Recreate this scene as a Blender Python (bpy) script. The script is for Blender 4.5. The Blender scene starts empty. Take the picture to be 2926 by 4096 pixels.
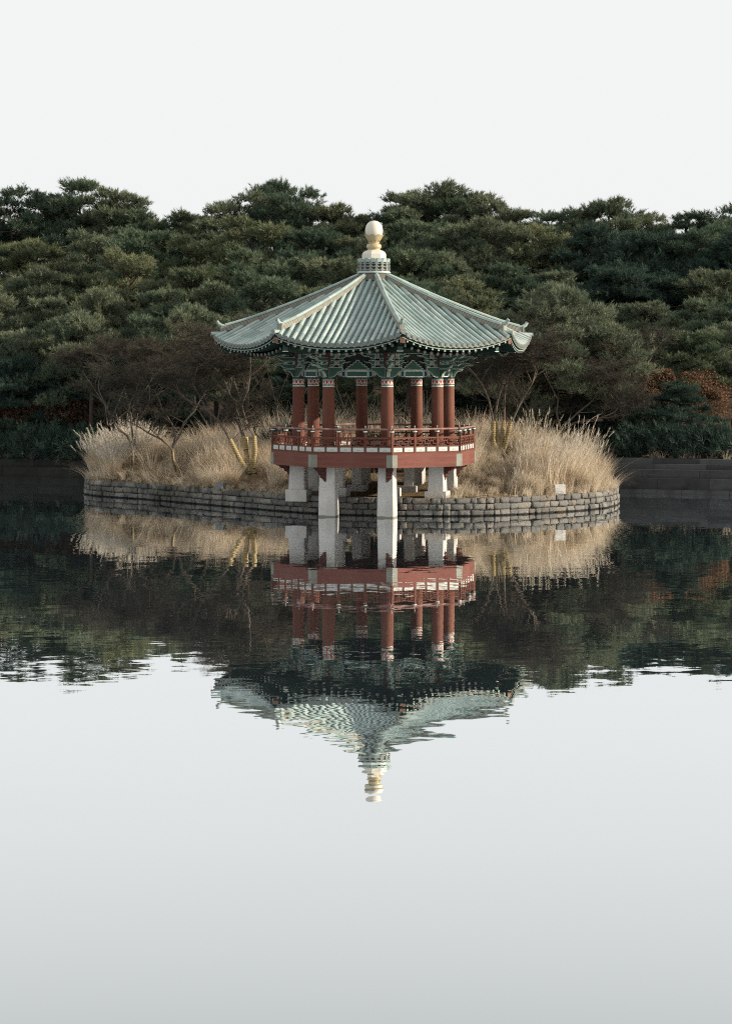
import bpy, math, random
import numpy as np
from mathutils import Vector, Matrix
random.seed(7)
rng = np.random.default_rng(11)
R = math.radians
scene = bpy.context.scene
COL = scene.collection

# ------------------------------------------------------------------ camera
F = 8160.0            # focal length in pixels of the 2926 px wide photograph
HC = 4.733            # eye height above the water
HOR = 1480.0          # row of the horizon
CX, CYP = 1463.0, 2048.0
cam = bpy.data.cameras.new('camera')
cam.sensor_fit = 'HORIZONTAL'; cam.sensor_width = 36.0
cam.lens = 36.0 * F / 2926.0
cam.shift_y = -(CYP - HOR) / 2926.0
cam.clip_start = 0.5; cam.clip_end = 6000
camo = bpy.data.objects.new('camera', cam); COL.objects.link(camo)
camo.location = (0, 0, HC); camo.rotation_euler = (R(90), 0, 0)
scene.camera = camo

# ------------------------------------------------------------------ light
SUN_EL, SUN_ROT = 18.0, 98.0      # rotation clockwise from +Y (away from the camera)
world = bpy.data.worlds.new('World'); scene.world = world; world.use_nodes = True
wn = world.node_tree; wn.nodes.clear()
sky = wn.nodes.new('ShaderNodeTexSky'); sky.sky_type = 'NISHITA'; sky.sun_disc = False
sky.sun_elevation = R(SUN_EL); sky.sun_rotation = R(SUN_ROT); sky.dust_density = 6.0; sky.air_density = 1.2
hs = wn.nodes.new('ShaderNodeHueSaturation'); hs.inputs['Saturation'].default_value = 0.12
wm = wn.nodes.new('ShaderNodeMix'); wm.data_type = 'RGBA'; wm.inputs[0].default_value = 0.96
wm.inputs[7].default_value = (6.05, 6.18, 6.13, 1)      # thin even cloud
bg = wn.nodes.new('ShaderNodeBackground'); bg.inputs['Strength'].default_value = 0.1
wo = wn.nodes.new('ShaderNodeOutputWorld')
wn.links.new(sky.outputs[0], hs.inputs['Color']); wn.links.new(hs.outputs[0], wm.inputs[6])
wn.links.new(wm.outputs[2], bg.inputs['Color']); wn.links.new(bg.outputs[0], wo.inputs[0])
sl = bpy.data.lights.new('sun', 'SUN'); sl.energy = 5.0; sl.angle = R(1.0); sl.color = (1.0, 0.86, 0.68)
so = bpy.data.objects.new('sun', sl); COL.objects.link(so)
sd = Vector((math.cos(R(SUN_EL)) * math.sin(R(SUN_ROT)), math.cos(R(SUN_EL)) * math.cos(R(SUN_ROT)), math.sin(R(SUN_EL))))
so.rotation_euler = sd.to_track_quat('Z', 'Y').to_euler(); so.location = (40, 40, 40)
vs = scene.view_settings
vs.view_transform = 'Standard'; vs.look = 'None'; vs.exposure = 0.6; vs.gamma = 1.0; vs.use_curve_mapping = False
scene.cycles.use_denoising = False; scene.cycles.filter_width = 1.1; scene.cycles.blur_glossy = 1.0; scene.cycles.sample_clamp_indirect = 4.0; scene.cycles.adaptive_threshold = .005
scene.cycles.max_bounces = 8; scene.cycles.diffuse_bounces = 3; scene.cycles.glossy_bounces = 4

def P(px, py, d):
    return Vector(((px - CX) / F * d, d, HC + (HOR - py) / F * d))
def X(px, d): return (px - CX) / F * d
def lerp(a, b, t): return a + (b - a) * t

# ------------------------------------------------------------------ materials
class NB:
    """tiny node builder"""
    def __init__(s, name):
        s.m = bpy.data.materials.new(name); s.m.use_nodes = True
        s.t = s.m.node_tree; s.t.nodes.clear()
        s.out = s.t.nodes.new('ShaderNodeOutputMaterial')
    def n(s, typ, **kw):
        nd = s.t.nodes.new(typ)
        for k, v in kw.items():
            setattr(nd, k, v)
        return nd
    def l(s, a, b): s.t.links.new(a, b)
    def put(s, sock, v):
        if hasattr(v, 'is_linked'): s.l(v, sock)
        else: sock.default_value = v
    def math(s, op, a, b=0.0, c=None):
        nd = s.n('ShaderNodeMath', operation=op)
        s.put(nd.inputs[0], a); s.put(nd.inputs[1], b)
        if c is not None: s.put(nd.inputs[2], c)
        return nd.outputs[0]
    def mix(s, f, a, b, blend='MIX'):
        nd = s.n('ShaderNodeMix', data_type='RGBA', blend_type=blend)
        s.put(nd.inputs[0], f)
        s.put(nd.inputs[6], a if hasattr(a, 'is_linked') else (*a, 1)); s.put(nd.inputs[7], b if hasattr(b, 'is_linked') else (*b, 1))
        return nd.outputs[2]
    def noise(s, scale, detail=3, co=None, stretch=None, rough=0.55, out=0):
        nd = s.n('ShaderNodeTexNoise'); nd.inputs['Scale'].default_value = scale
        nd.inputs['Detail'].default_value = detail; nd.inputs['Roughness'].default_value = rough
        if co is None:
            co = s.n('ShaderNodeTexCoord').outputs['Object']
        if stretch:
            mp = s.n('ShaderNodeMapping'); mp.inputs['Scale'].default_value = stretch
            s.l(co, mp.inputs['Vector']); co = mp.outputs[0]
        s.l(co, nd.inputs['Vector'])
        return nd.outputs[out]
    def ramp(s, fac, stops):
        nd = s.n('ShaderNodeValToRGB'); cr = nd.color_ramp
        while len(cr.elements) < len(stops): cr.elements.new(0.5)
        for e, (p, c) in zip(cr.elements, stops):
            e.position = p; e.color = (*c, 1)
        s.l(fac, nd.inputs[0]); return nd.outputs[0]
    def bump(s, h, strength=0.4, dist=0.01):
        nd = s.n('ShaderNodeBump'); nd.inputs['Strength'].default_value = strength
        nd.inputs['Distance'].default_value = dist; s.l(h, nd.inputs['Height']); return nd.outputs[0]
    def bsdf(s, col, rough=0.7, spec=0.3, normal=None, metal=0.0, coat=0.0):
        nd = s.n('ShaderNodeBsdfPrincipled')
        s.put(nd.inputs['Base Color'], col if hasattr(col, 'is_linked') else (*col, 1))
        s.put(nd.inputs['Roughness'], rough); nd.inputs['Specular IOR Level'].default_value = spec
        nd.inputs['Metallic'].default_value = metal
        if coat: nd.inputs['Coat Weight'].default_value = coat; nd.inputs['Coat Roughness'].default_value = .25
        if normal: s.l(normal, nd.inputs['Normal'])
        s.l(nd.outputs[0], s.out.inputs[0]); return nd
def sc3(c, k): return tuple(min(1, x * k) for x in c)
def simple(name, col, var=0.25, scale=6.0, rough=0.75, spec=0.25, bump=0.25, stretch=None, dirt=None, metal=0.0, rnd=0.0):
    b = NB(name)
    f = b.noise(scale, 5, stretch=stretch)
    f2 = b.noise(scale * 7, 2, stretch=stretch)
    c = b.mix(f, sc3(col, 1 - var), sc3(col, 1 + var))
    c = b.mix(b.math('MULTIPLY', f2, .35), c, sc3(col, 1 - 1.6 * var))
    if dirt:
        g = b.ramp(b.noise(scale * .6, 6), [(.48, (0, 0, 0)), (.7, (1, 1, 1))])
        c = b.mix(b.math('MULTIPLY', g, .7), c, dirt)
    if rnd:
        oi = b.n('ShaderNodeObjectInfo').outputs['Random']
        c = b.mix(oi, c, b.mix(1.0, c, (1 - rnd, 1 - rnd, 1 - rnd), 'MULTIPLY'))
    b.bsdf(c, rough, spec, b.bump(f2, bump, .01), metal)
    return b.m
M = {}
M['red'] = simple('red_oxide_paint', (.165, .060, .043), .3, 3.0, .72, .25, .2, (1, 1, .25), (.14, .055, .045))
M['red_board'] = simple('red_fascia_paint', (.20, .073, .058), .25, 2.5, .75, .2, .25, (.6, .6, 4), (.18, .06, .055), rnd=.12)
def worn_wood(name, col, faded, dark, stretch, rnd=.15):
    b = NB(name)
    grain = b.noise(3.0, 6, stretch=stretch, rough=.7); fine = b.noise(14.0, 4, stretch=stretch, rough=.7); big = b.noise(1.1, 4)
    c = b.mix(b.ramp(grain, [(.3, (0, 0, 0)), (.72, (1, 1, 1))]), sc3(col, .72), sc3(col, 1.22))
    c = b.mix(b.math('MULTIPLY', b.ramp(big, [(.45, (0, 0, 0)), (.72, (1, 1, 1))]), .55), c, faded)
    c = b.mix(b.math('MULTIPLY', b.ramp(fine, [(.60, (0, 0, 0)), (.70, (1, 1, 1))]), .55), c, dark)
    oi = b.n('ShaderNodeObjectInfo').outputs['Random']
    c = b.mix(oi, c, b.mix(1.0, c, (1 - rnd, 1 - rnd, 1 - rnd), 'MULTIPLY'))
    b.bsdf(c, .78, .2, b.bump(b.math('ADD', grain, fine), .5, .012)); return b.m
M['red'] = worn_wood('worn_red_column_paint', (.135, .050, .034), (.165, .082, .06), (.045, .022, .017), (3.0, 3.0, .22))
M['red_board'] = worn_wood('worn_red_board_paint', (.155, .057, .044), (.185, .09, .073), (.062, .028, .024), (.25, 3.0, 4.0), .2)
M['darkred'] = simple('dark_red_paint', (.075, .026, .021), .3, 4, .75)
M['handrail'] = simple('handrail_paint', (.22, .10, .085), .4, 9, .6, .35, dirt=(.33, .27, .25))
M['green'] = simple('pale_dancheong_green', (.036, .085, .063), .3, 5, .75, .2, .1)
M['dgreen'] = simple('deep_dancheong_green', (.014, .036, .029), .3, 5, .8, .2, .1)
M['pale'] = simple('pale_painted_line', (.30, .355, .31), .25, 8, .8, .2, .1)
M['white'] = simple('white_paint', (.72, .73, .70), .12, 8, .8, .2, .1)
M['pink'] = simple('dusty_pink_paint', (.34, .22, .19), .3, 9, .8)
M['blue'] = simple('pale_blue_paint', (.22, .29, .40), .3, 9, .8)
M['brown'] = simple('brown_end_paint', (.16, .085, .055), .3, 6, .8)
M['plate'] = simple('grey_green_metal_plate', (.19, .20, .165), .25, 7, .55, .4, .2, dirt=(.12, .12, .10))
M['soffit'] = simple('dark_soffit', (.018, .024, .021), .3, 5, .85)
M['floor'] = simple('floor_boards', (.12, .06, .05), .3, 5, .8)
M['ivory'] = simple('ivory_celadon', (.56, .53, .46), .06, 3, .45, .45, .10)
M['gold'] = simple('pale_gold_celadon', (.40, .33, .19), .12, 5, .35, .5, .1)
M['soil'] = simple('bare_soil', (.10, .075, .05), .35, 3, .95, .1, .8)
M['trunk'] = simple('pine_bark', (.06, .045, .037), .5, 9, .95, .1, 1.0, (1, 1, .3))
M['bark'] = simple('smooth_bark', (.125, .105, .088), .4, 7, .9, .15, .5)
M['mortar'] = simple('dark_joint', (.035, .033, .03), .3, 8, .95)
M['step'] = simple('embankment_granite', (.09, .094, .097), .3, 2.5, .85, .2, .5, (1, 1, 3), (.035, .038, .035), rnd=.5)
M['step_dark'] = simple('mossy_masonry_painted_shade', (.035, .036, .032), .4, 2.5, .9, .15, .6, (1, 1, 3), (.02, .024, .017), rnd=.4)  # darker copy of the embankment stone, its shade put into the colour
M['blockpale'] = simple('pale_granite_block', (.60, .60, .58), .12, 20, .7, .3, .3)
M['blockdark'] = simple('grey_block', (.17, .18, .18), .2, 10, .8, .3, .3)

def granite():
    b = NB('speckled_granite')
    f = b.noise(75, 3, rough=.7); g = b.noise(2.2, 5, stretch=(1, 1, .5))
    c = b.ramp(f, [(.36, (.26, .255, .245)), (.5, (.51, .505, .49)), (.66, (.62, .615, .595))])
    c = b.mix(b.math('MULTIPLY', b.ramp(g, [(.4, (0, 0, 0)), (.7, (1, 1, 1))]), .6), c, (.30, .29, .265))
    oc = b.n('ShaderNodeTexCoord').outputs['Object']
    sx = b.n('ShaderNodeSeparateXYZ'); b.l(oc, sx.inputs[0])
    wet = b.math('LESS_THAN', b.math('ADD', sx.outputs[2], b.math('MULTIPLY', b.noise(9, 3), .09)), .095)
    c = b.mix(b.math('MULTIPLY', wet, .8), c, (.14, .13, .11))
    b.bsdf(c, .75, .25, b.bump(f, .3, .004)); return b.m
M['granite'] = granite()

def celadon():
    b = NB('celadon_roof_tile')
    f = b.noise(4.0, 4); f2 = b.noise(60, 2); oi = b.n('ShaderNodeObjectInfo').outputs['Random']
    c = b.mix(f, (.20, .285, .268), (.295, .38, .36))
    c = b.mix(b.math('MULTIPLY', b.ramp(oi, [(0, (0, 0, 0)), (.6, (.2, .2, .2)), (1, (1, 1, 1))]), .65), c, (.42, .47, .45))
    c = b.mix(b.math('MULTIPLY', b.ramp(oi, [(0, (1, 1, 1)), (.3, (0, 0, 0))]), .6), c, (.15, .19, .175))
    lic = b.n('ShaderNodeNewGeometry').outputs['Position']
    c = b.mix(b.math('MULTIPLY', b.ramp(b.noise(1.6, 6, co=lic, rough=.7), [(.52, (0, 0, 0)), (.68, (1, 1, 1))]), .5), c, (.17, .18, .15))
    c = b.mix(b.math('MULTIPLY', b.ramp(f2, [(.55, (0, 0, 0)), (.75, (1, 1, 1))]), .35), c, (.22, .24, .21))
    b.bsdf(c, .42, .4, b.bump(f2, .15, .004)); return b.m
M['tile'] = celadon()
M['pan'] = simple('celadon_pan_tile', (.155, .20, .198), .22, 5, .45, .4, .1)  # darker than the round tiles: shadows of the steps put into the colour
M['tile_edge'] = simple('weathered_tile_edge', (.30, .29, .245), .3, 9, .7, .3, .3, dirt=(.16, .15, .12))
M['tile_dark'] = simple('dark_tile_joint', (.12, .115, .10), .3, 9, .85)  # dark core showing between the ridge layers and drum tiles
M['tile_end'] = simple('tile_end_relief', (.21, .235, .22), .3, 30, .6, .35, .6, dirt=(.2, .2, .17))

def stone_mat():
    b = NB('wall_stone')
    oi = b.n('ShaderNodeObjectInfo').outputs['Random']
    base = b.ramp(oi, [(0, (.11, .11, .108)), (.3, (.26, .258, .245)), (.5, (.155, .155, .155)), (.74, (.37, .36, .335)), (.9, (.30, .255, .205)), (1, (.13, .126, .126))])
    f = b.noise(5, 6); f2 = b.noise(28, 4)
    c = b.mix(b.math('MULTIPLY', f, .45), base, (.34, .325, .29))
    c = b.mix(b.math('MULTIPLY', b.ramp(f2, [(.45, (0, 0, 0)), (.7, (1, 1, 1))]), .55), c, (.085, .085, .08))
    g = b.n('ShaderNodeNewGeometry').outputs['Position']
    sx = b.n('ShaderNodeSeparateXYZ'); b.l(g, sx.inputs[0])
    moss_and_shade = b.math('MULTIPLY', b.ramp(b.noise(1.3, 5, co=g), [(.42, (0, 0, 0)), (.62, (1, 1, 1))]), .55)
    lf = b.n('ShaderNodeMapRange'); b.l(sx.outputs[0], lf.inputs[0])
    lf.inputs[1].default_value = 0.0; lf.inputs[2].default_value = -5.0; lf.inputs[3].default_value = .15; lf.inputs[4].default_value = 1.2
    c = b.mix(b.math('MULTIPLY', moss_and_shade, lf.outputs[0]), c, (.055, .062, .048))  # moss plus the shade of the left stretch, painted stronger leftwards
    wet = b.math('LESS_THAN', b.math('ADD', sx.outputs[2], b.math('MULTIPLY', b.noise(6, 3, co=g), .06)), .075)
    c = b.mix(b.math('MULTIPLY', wet, .85), c, (.035, .035, .032))
    b.bsdf(c, .88, .2, b.bump(b.math('ADD', f2, f), 1.0, .05)); return b.m
M['stone'] = stone_mat()

def foliage(name, c0, c1, trans=0.25, vary=False):
    b = NB(name)
    at = b.n('ShaderNodeAttribute', attribute_name='tint').outputs['Fac']
    oi = b.n('ShaderNodeObjectInfo').outputs['Random']
    c = b.mix(at, c0, c1)
    if vary:
        c = b.mix(1.0, c, b.ramp(oi, [(0, (.55, .68, .72)), (.25, (.85, .95, .92)), (.5, (1.0, 1.0, 1.0)), (.75, (1.18, 1.10, .92)), (1, (.70, .80, .76))]), 'MULTIPLY')
    else: c = b.mix(b.math('MULTIPLY', oi, .5), c, b.mix(1.0, c, (.82, .88, .92), 'MULTIPLY'))
    d = b.n('ShaderNodeBsdfDiffuse'); t = b.n('ShaderNodeBsdfTranslucent'); m = b.n('ShaderNodeMixShader')
    b.l(c, d.inputs[0]); b.l(c, t.inputs[0]); m.inputs[0].default_value = trans
    b.l(d.outputs[0], m.inputs[1]); b.l(t.outputs[0], m.inputs[2]); b.l(m.outputs[0], b.out.inputs[0]); return b.m
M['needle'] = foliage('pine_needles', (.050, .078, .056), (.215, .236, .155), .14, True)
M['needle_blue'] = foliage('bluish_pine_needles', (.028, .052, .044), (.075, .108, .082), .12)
M['needle_bright'] = foliage('pine_needles_painted_sun', (.072, .10, .070), (.225, .245, .165), .15)  # lighter copy of the needles, sunlight on this pine put into the colour
M['drygrass'] = foliage('dry_grass', (.33, .25, .165), (.80, .70, .555), .5)
M['plume'] = foliage('silver_plume', (.46, .41, .34), (.66, .61, .53), .4)
M['twig'] = foliage('fine_twig', (.034, .031, .026), (.082, .074, .060), .0)
M['twig_tan'] = foliage('tan_twig', (.044, .039, .030), (.105, .092, .068), .0)
M['oakleaf'] = foliage('withered_oak_leaves', (.115, .066, .042), (.20, .12, .078), .25)
M['rustleaf'] = foliage('dull_brown_leaves', (.05, .03, .02), (.10, .06, .04), .2)
M['lowgreen'] = foliage('low_green_weeds', (.05, .06, .03), (.12, .11, .05), .2)

def straw():
    b = NB('straw_wrap')
    oc = b.n('ShaderNodeTexCoord').outputs['Object']; sx = b.n('ShaderNodeSeparateXYZ'); b.l(oc, sx.inputs[0])
    w = b.math('SINE', b.math('MULTIPLY', sx.outputs[2], 95.0))
    f = b.noise(40, 3)
    c = b.mix(f, (.27, .21, .105), (.45, .37, .205))
    c = b.mix(b.math('MULTIPLY', b.math('GREATER_THAN', w, .7), .7), c, (.17, .12, .06))
    b.bsdf(c, .9, .1, b.bump(b.math('ADD', w, f), .5, .012)); return b.m
M['straw'] = straw()

def ground_mat(name, a, bb, cc):
    b = NB(name)
    g = b.n('ShaderNodeNewGeometry').outputs['Position']
    f = b.noise(.35, 6, co=g); f2 = b.noise(9, 5, co=g)
    c = b.mix(f, a, bb); c = b.mix(b.math('MULTIPLY', f2, .7), c, cc)
    b.bsdf(c, .95, .1, b.bump(f2, 1.0, .06)); return b.m
M['ground'] = ground_mat('forest_floor', (.05, .036, .024), (.085, .06, .038), (.03, .024, .018))
M['islandsoil'] = ground_mat('dry_turf', (.17, .12, .07), (.24, .17, .10), (.10, .075, .045))

def band_mat():
    b = NB('painted_column_band')
    uv = b.n('ShaderNodeUVMap').outputs[0]; s = b.n('ShaderNodeSeparateXYZ'); b.l(uv, s.inputs[0])
    u = b.math('SUBTRACT', b.math('FRACT', s.outputs[0]), .5); v = s.outputs[1]
    au = b.math('ABSOLUTE', u)
    # petal dividers
    arch = b.math('SUBTRACT', .80, b.math('MULTIPLY', b.math('MULTIPLY', au, au), 1.3))
    c = b.mix(b.math('GREATER_THAN', v, arch), (.62, .52, .46), (.17, .24, .27))
    # hearts
    hx = b.math('DIVIDE', au, .24)
    hy = b.math('DIVIDE', b.math('SUBTRACT', v, b.math('ADD', .52, b.math('MULTIPLY', au, .28))), .17)
    d = b.math('ADD', b.math('MULTIPLY', hx, hx), b.math('MULTIPLY', hy, hy))
    c = b.mix(b.math('LESS_THAN', d, 1.55), c, (.40, .10, .05)); c = b.mix(b.math('LESS_THAN', d, .75), c, (.21, .018, .014))
    bl = b.math('MULTIPLY', b.math('GREATER_THAN', au, .40), b.math('LESS_THAN', v, .46))
    c = b.mix(bl, c, (.13, .17, .33))
    zig = b.math('ADD', .20, b.math('MULTIPLY', b.math('ABSOLUTE', b.math('SINE', b.math('MULTIPLY', s.outputs[0], 9.42))), .09))
    c = b.mix(b.math('LESS_THAN', v, zig), c, (.03, .085, .05))
    zig2 = b.math('SUBTRACT', zig, .13)
    c = b.mix(b.math('LESS_THAN', v, zig2), c, (.60, .62, .56))
    c = b.mix(b.math('GREATER_THAN', v, .86), c, (.028, .07, .05))
    b.bsdf(c, .75, .25); return b.m
M['band'] = band_mat()

def panel_mat():
    b = NB('white_panel_with_scroll')
    uv = b.n('ShaderNodeUVMap').outputs[0]; s = b.n('ShaderNodeSeparateXYZ'); b.l(uv, s.inputs[0])
    u = b.math('MULTIPLY', b.math('SUBTRACT', s.outputs[0], .5), 2.0); v = b.math('SUBTRACT', s.outputs[1], .5)
    au = b.math('ABSOLUTE', u)
    def ring(x, y, rx, ry, th):
        a = b.math('DIVIDE', b.math('SUBTRACT', au, x), rx); c = b.math('DIVIDE', b.math('SUBTRACT', v, y), ry)
        r = b.math('SQRT', b.math('ADD', b.math('MULTIPLY', a, a), b.math('MULTIPLY', c, c)))
        return b.math('LESS_THAN', b.math('ABSOLUTE', b.math('SUBTRACT', r, 1.0)), th)
    m1 = ring(.16, -.12, .10, .13, .35)
    m2 = b.math('MULTIPLY', ring(0.0, .18, .80, .5, .07), b.math('LESS_THAN', v, .1))
    c = b.mix(b.noise(14, 4), (.42, .44, .42), (.54, .54, .52))
    edge = b.math('MAXIMUM', b.math('GREATER_THAN', au, .955), b.math('GREATER_THAN', b.math('ABSOLUTE', v), .45))
    c = b.mix(b.math('MULTIPLY', edge, .7), c, (.22, .42, .36))
    c = b.mix(b.math('MULTIPLY', m2, .55), c, (.20, .32, .29)); c = b.mix(b.math('MULTIPLY', m1, .7), c, (.16, .17, .22))
    b.bsdf(c, .75, .2); return b.m
M['panel'] = panel_mat()

def flower_mat():
    b = NB('painted_flower_disc')
    uv = b.n('ShaderNodeUVMap').outputs[0]; s = b.n('ShaderNodeSeparateXYZ'); b.l(uv, s.inputs[0])
    x = b.math('SUBTRACT', s.outputs[0], .5); y = b.math('SUBTRACT', s.outputs[1], .5)
    r = b.math('SQRT', b.math('ADD', b.math('MULTIPLY', x, x), b.math('MULTIPLY', y, y)))
    a = b.math('ARCTAN2', y, x)
    pet = b.math('ADD', .29, b.math('MULTIPLY', b.math('COSINE', b.math('MULTIPLY', a, 6.0)), .07))
    c = b.mix(b.math('LESS_THAN', r, pet), (.04, .08, .065), (.42, .31, .27))
    c = b.mix(b.math('LESS_THAN', r, .13), c, (.20, .05, .035))
    c = b.mix(b.math('GREATER_THAN', r, .43), c, (.30, .33, .29))
    b.bsdf(c, .8, .2); return b.m
M['flower'] = flower_mat()

def water_mat():
    b = NB('calm_water')
    g = b.n('ShaderNodeNewGeometry').outputs['Position']
    def slope(scale, k, stretch, detail=2):
        nd = b.n('ShaderNodeTexNoise'); nd.inputs['Scale'].default_value = scale; nd.inputs['Detail'].default_value = detail
        mp = b.n('ShaderNodeMapping'); mp.inputs['Scale'].default_value = stretch; b.l(g, mp.inputs[0]); b.l(mp.outputs[0], nd.inputs['Vector'])
        sb = b.n('ShaderNodeVectorMath', operation='SUBTRACT'); b.l(nd.outputs['Color'], sb.inputs[0]); sb.inputs[1].default_value = (.5, .5, .5)
        ml = b.n('ShaderNodeVectorMath', operation='MULTIPLY'); b.l(sb.outputs[0], ml.inputs[0]); ml.inputs[1].default_value = (k * .7, k, 0)
        return ml.outputs[0]
    s1 = slope(2.4, .020, (.5, 1, 1)); s2 = slope(.6, .006, (.4, 1, 1)); s3 = slope(7.5, .017, (.45, 1, 1), 1)
    ad = b.n('ShaderNodeVectorMath', operation='ADD'); b.l(s1, ad.inputs[0]); b.l(s3, ad.inputs[1])
    patch = b.ramp(b.noise(.09, 3, co=g, stretch=(.5, 1.6, 1)), [(.35, (.35, .35, .35)), (.7, (1, 1, 1))])
    pm = b.n('ShaderNodeVectorMath', operation='MULTIPLY'); b.l(ad.outputs[0], pm.inputs[0]); b.l(patch, pm.inputs[1])
    a2 = b.n('ShaderNodeVectorMath', operation='ADD'); b.l(pm.outputs[0], a2.inputs[0]); b.l(s2, a2.inputs[1])
    a3 = b.n('ShaderNodeVectorMath', operation='ADD'); b.l(a2.outputs[0], a3.inputs[0]); a3.inputs[1].default_value = (0, 0, 1)
    nm = b.n('ShaderNodeVectorMath', operation='NORMALIZE'); b.l(a3.outputs[0], nm.inputs[0])
    gl = b.n('ShaderNodeBsdfGlossy'); gl.inputs['Roughness'].default_value = 0.0; gl.inputs[0].default_value = (.955, .97, .978, 1)
    df = b.n('ShaderNodeBsdfDiffuse'); df.inputs[0].default_value = (.065, .088, .108, 1)
    b.l(nm.outputs[0], gl.inputs['Normal'])
    lw = b.n('ShaderNodeLayerWeight'); lw.inputs[0].default_value = .5
    cs = b.math('SUBTRACT', 1.0, lw.outputs['Facing'])
    fac = b.math('MAXIMUM', .12, b.math('SUBTRACT', .975, b.math('MULTIPLY', b.math('POWER', cs, 3.0), 12.5)))
    wind = b.noise(.16, 4, co=g, stretch=(.35, 1.3, 1))
    fac = b.math('SUBTRACT', fac, b.math('MULTIPLY', wind, .03))
    mx = b.n('ShaderNodeMixShader'); b.l(fac, mx.inputs[0]); b.l(df.outputs[0], mx.inputs[1]); b.l(gl.outputs[0], mx.inputs[2])
    b.l(mx.outputs[0], b.out.inputs[0]); return b.m
M['water'] = water_mat()

# ------------------------------------------------------------------ mesh helpers
class MB:
    def __init__(s): s.v = []; s.f = []; s.mi = []; s.uv = {}; s.mats = []; s.cur = 0; s.smooth = []
    def mat(s, name):
        m = M[name]
        if m not in s.mats: s.mats.append(m)
        s.cur = s.mats.index(m); return s
    def face(s, idx, sm=False, uv=None):
        if uv: s.uv[len(s.f)] = uv
        s.f.append(idx); s.mi.append(s.cur); s.smooth.append(sm)
    def box(s, x0, x1, y0, y1, z0, z1):
        o = len(s.v)
        s.v += [(x, y, z) for z in (z0, z1) for x, y in ((x0, y0), (x1, y0), (x1, y1), (x0, y1))]
        for q in ((3, 2, 1, 0), (4, 5, 6, 7), (0, 1, 5, 4), (1, 2, 6, 5), (2, 3, 7, 6), (3, 0, 4, 7)):
            s.face(tuple(o + i for i in q)); 
        return s
    def mitre(s, ao, ai, z0, z1, gap=.0015, t=math.tan(R(22.5))):
        o = len(s.v)
        for z in (z0, z1):
            s.v += [(-ao * t + gap, -ao, z), (ao * t - gap, -ao, z), (ai * t - gap, -ai, z), (-ai * t + gap, -ai, z)]
        for q in ((3, 2, 1, 0), (4, 5, 6, 7), (0, 1, 5, 4), (1, 2, 6, 5), (2, 3, 7, 6), (3, 0, 4, 7)):
            s.face(tuple(o + i for i in q))
        return s
    def lathe(s, prof, n=24, c=(0, 0), uvn=None, a0=0.0, sm=True, caps=True):
        o = len(s.v); k = len(prof)
        for (r, z) in prof:
            for i in range(n):
                a = a0 + 2 * math.pi * i / n
                s.v.append((c[0] + r * math.sin(a), c[1] - r * math.cos(a), z))
        for j in range(k - 1):
            for i in range(n):
                i2 = (i + 1) % n
                uv = None
                if uvn:
                    u0, u1 = i * uvn / n, (i + 1) * uvn / n; v0, v1 = j / (k - 1), (j + 1) / (k - 1)
                    uv = [(u0, v0), (u1, v0), (u1, v1), (u0, v1)]
                s.face((o + j * n + i, o + j * n + i2, o + (j + 1) * n + i2, o + (j + 1) * n + i), sm, uv)
        if caps:
            q = len(s.v); s.v += s.v[o:o + n] + s.v[o + (k - 1) * n:o + k * n]
            s.face(tuple(q + i for i in reversed(range(n)))); s.face(tuple(q + n + i for i in range(n)))
        return s
    def extr(s, poly, t0, t1, fn):
        """extrude a 2D polygon (p,q) between t0 and t1; fn(p,q,t)->xyz"""
        o = len(s.v); n = len(poly)
        for t in (t0, t1): s.v += [fn(p, q, t) for p, q in poly]
        s.face(tuple(o + i for i in range(n))); s.face(tuple(o + n + i for i in reversed(range(n))))
        for i in range(n):
            j = (i + 1) % n; s.face((o + j, o + i, o + n + i, o + n + j))
        return s
    def tube(s, pts, rad, n=8, sm=True, cap=True):
        pts = [Vector(p) for p in pts]; o = len(s.v); k = len(pts)
        for i, p in enumerate(pts):
            d = (pts[min(i + 1, k - 1)] - pts[max(i - 1, 0)]).normalized()
            a = d.cross(Vector((0, 0, 1)))
            if a.length < .05: a = d.cross(Vector((1, 0, 0)))
            a.normalize(); b = d.cross(a)
            r = rad[i] if isinstance(rad, (list, tuple)) else rad
            for j in range(n):
                q = 2 * math.pi * j / n
                s.v.append(tuple(p + a * (r * math.cos(q)) + b * (r * math.sin(q))))
        for i in range(k - 1):
            for j in range(n):
                j2 = (j + 1) % n
                s.face((o + i * n + j, o + i * n + j2, o + (i + 1) * n + j2, o + (i + 1) * n + j), sm)
        if cap:
            q = len(s.v); s.v += s.v[o:o + n] + s.v[o + (k - 1) * n:o + k * n]
            s.face(tuple(q + j for j in reversed(range(n)))); s.face(tuple(q + n + j for j in range(n)))
        return s
    def disc(s, c, nrm, r, n=12, uv=True):
        c = Vector(c); nrm = Vector(nrm).normalized()
        a = nrm.cross(Vector((0, 0, 1))).normalized(); b = nrm.cross(a)
        o = len(s.v); uvs = []
        for i in range(n):
            q = 2 * math.pi * i / n
            s.v.append(tuple(c + a * (r * math.cos(q)) + b * (r * math.sin(q)))); uvs.append((.5 + .5 * math.cos(q), .5 + .5 * math.sin(q)))
        idx = tuple(o + i for i in range(n))
        s.face(idx, False, uvs)
        return s
    def mesh(s, name):
        me = bpy.data.meshes.new(name); me.from_pydata(s.v, [], s.f)
        for m in s.mats: me.materials.append(m)
        me.polygons.foreach_set('material_index', s.mi); me.polygons.foreach_set('use_smooth', s.smooth)
        if s.uv:
            ul = me.uv_layers.new(name='UVMap')
            for fi, uvs in s.uv.items():
                ls = me.polygons[fi].loop_start
                for k, q in enumerate(uvs): ul.data[ls + k].uv = q
        me.update(); return me

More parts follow.
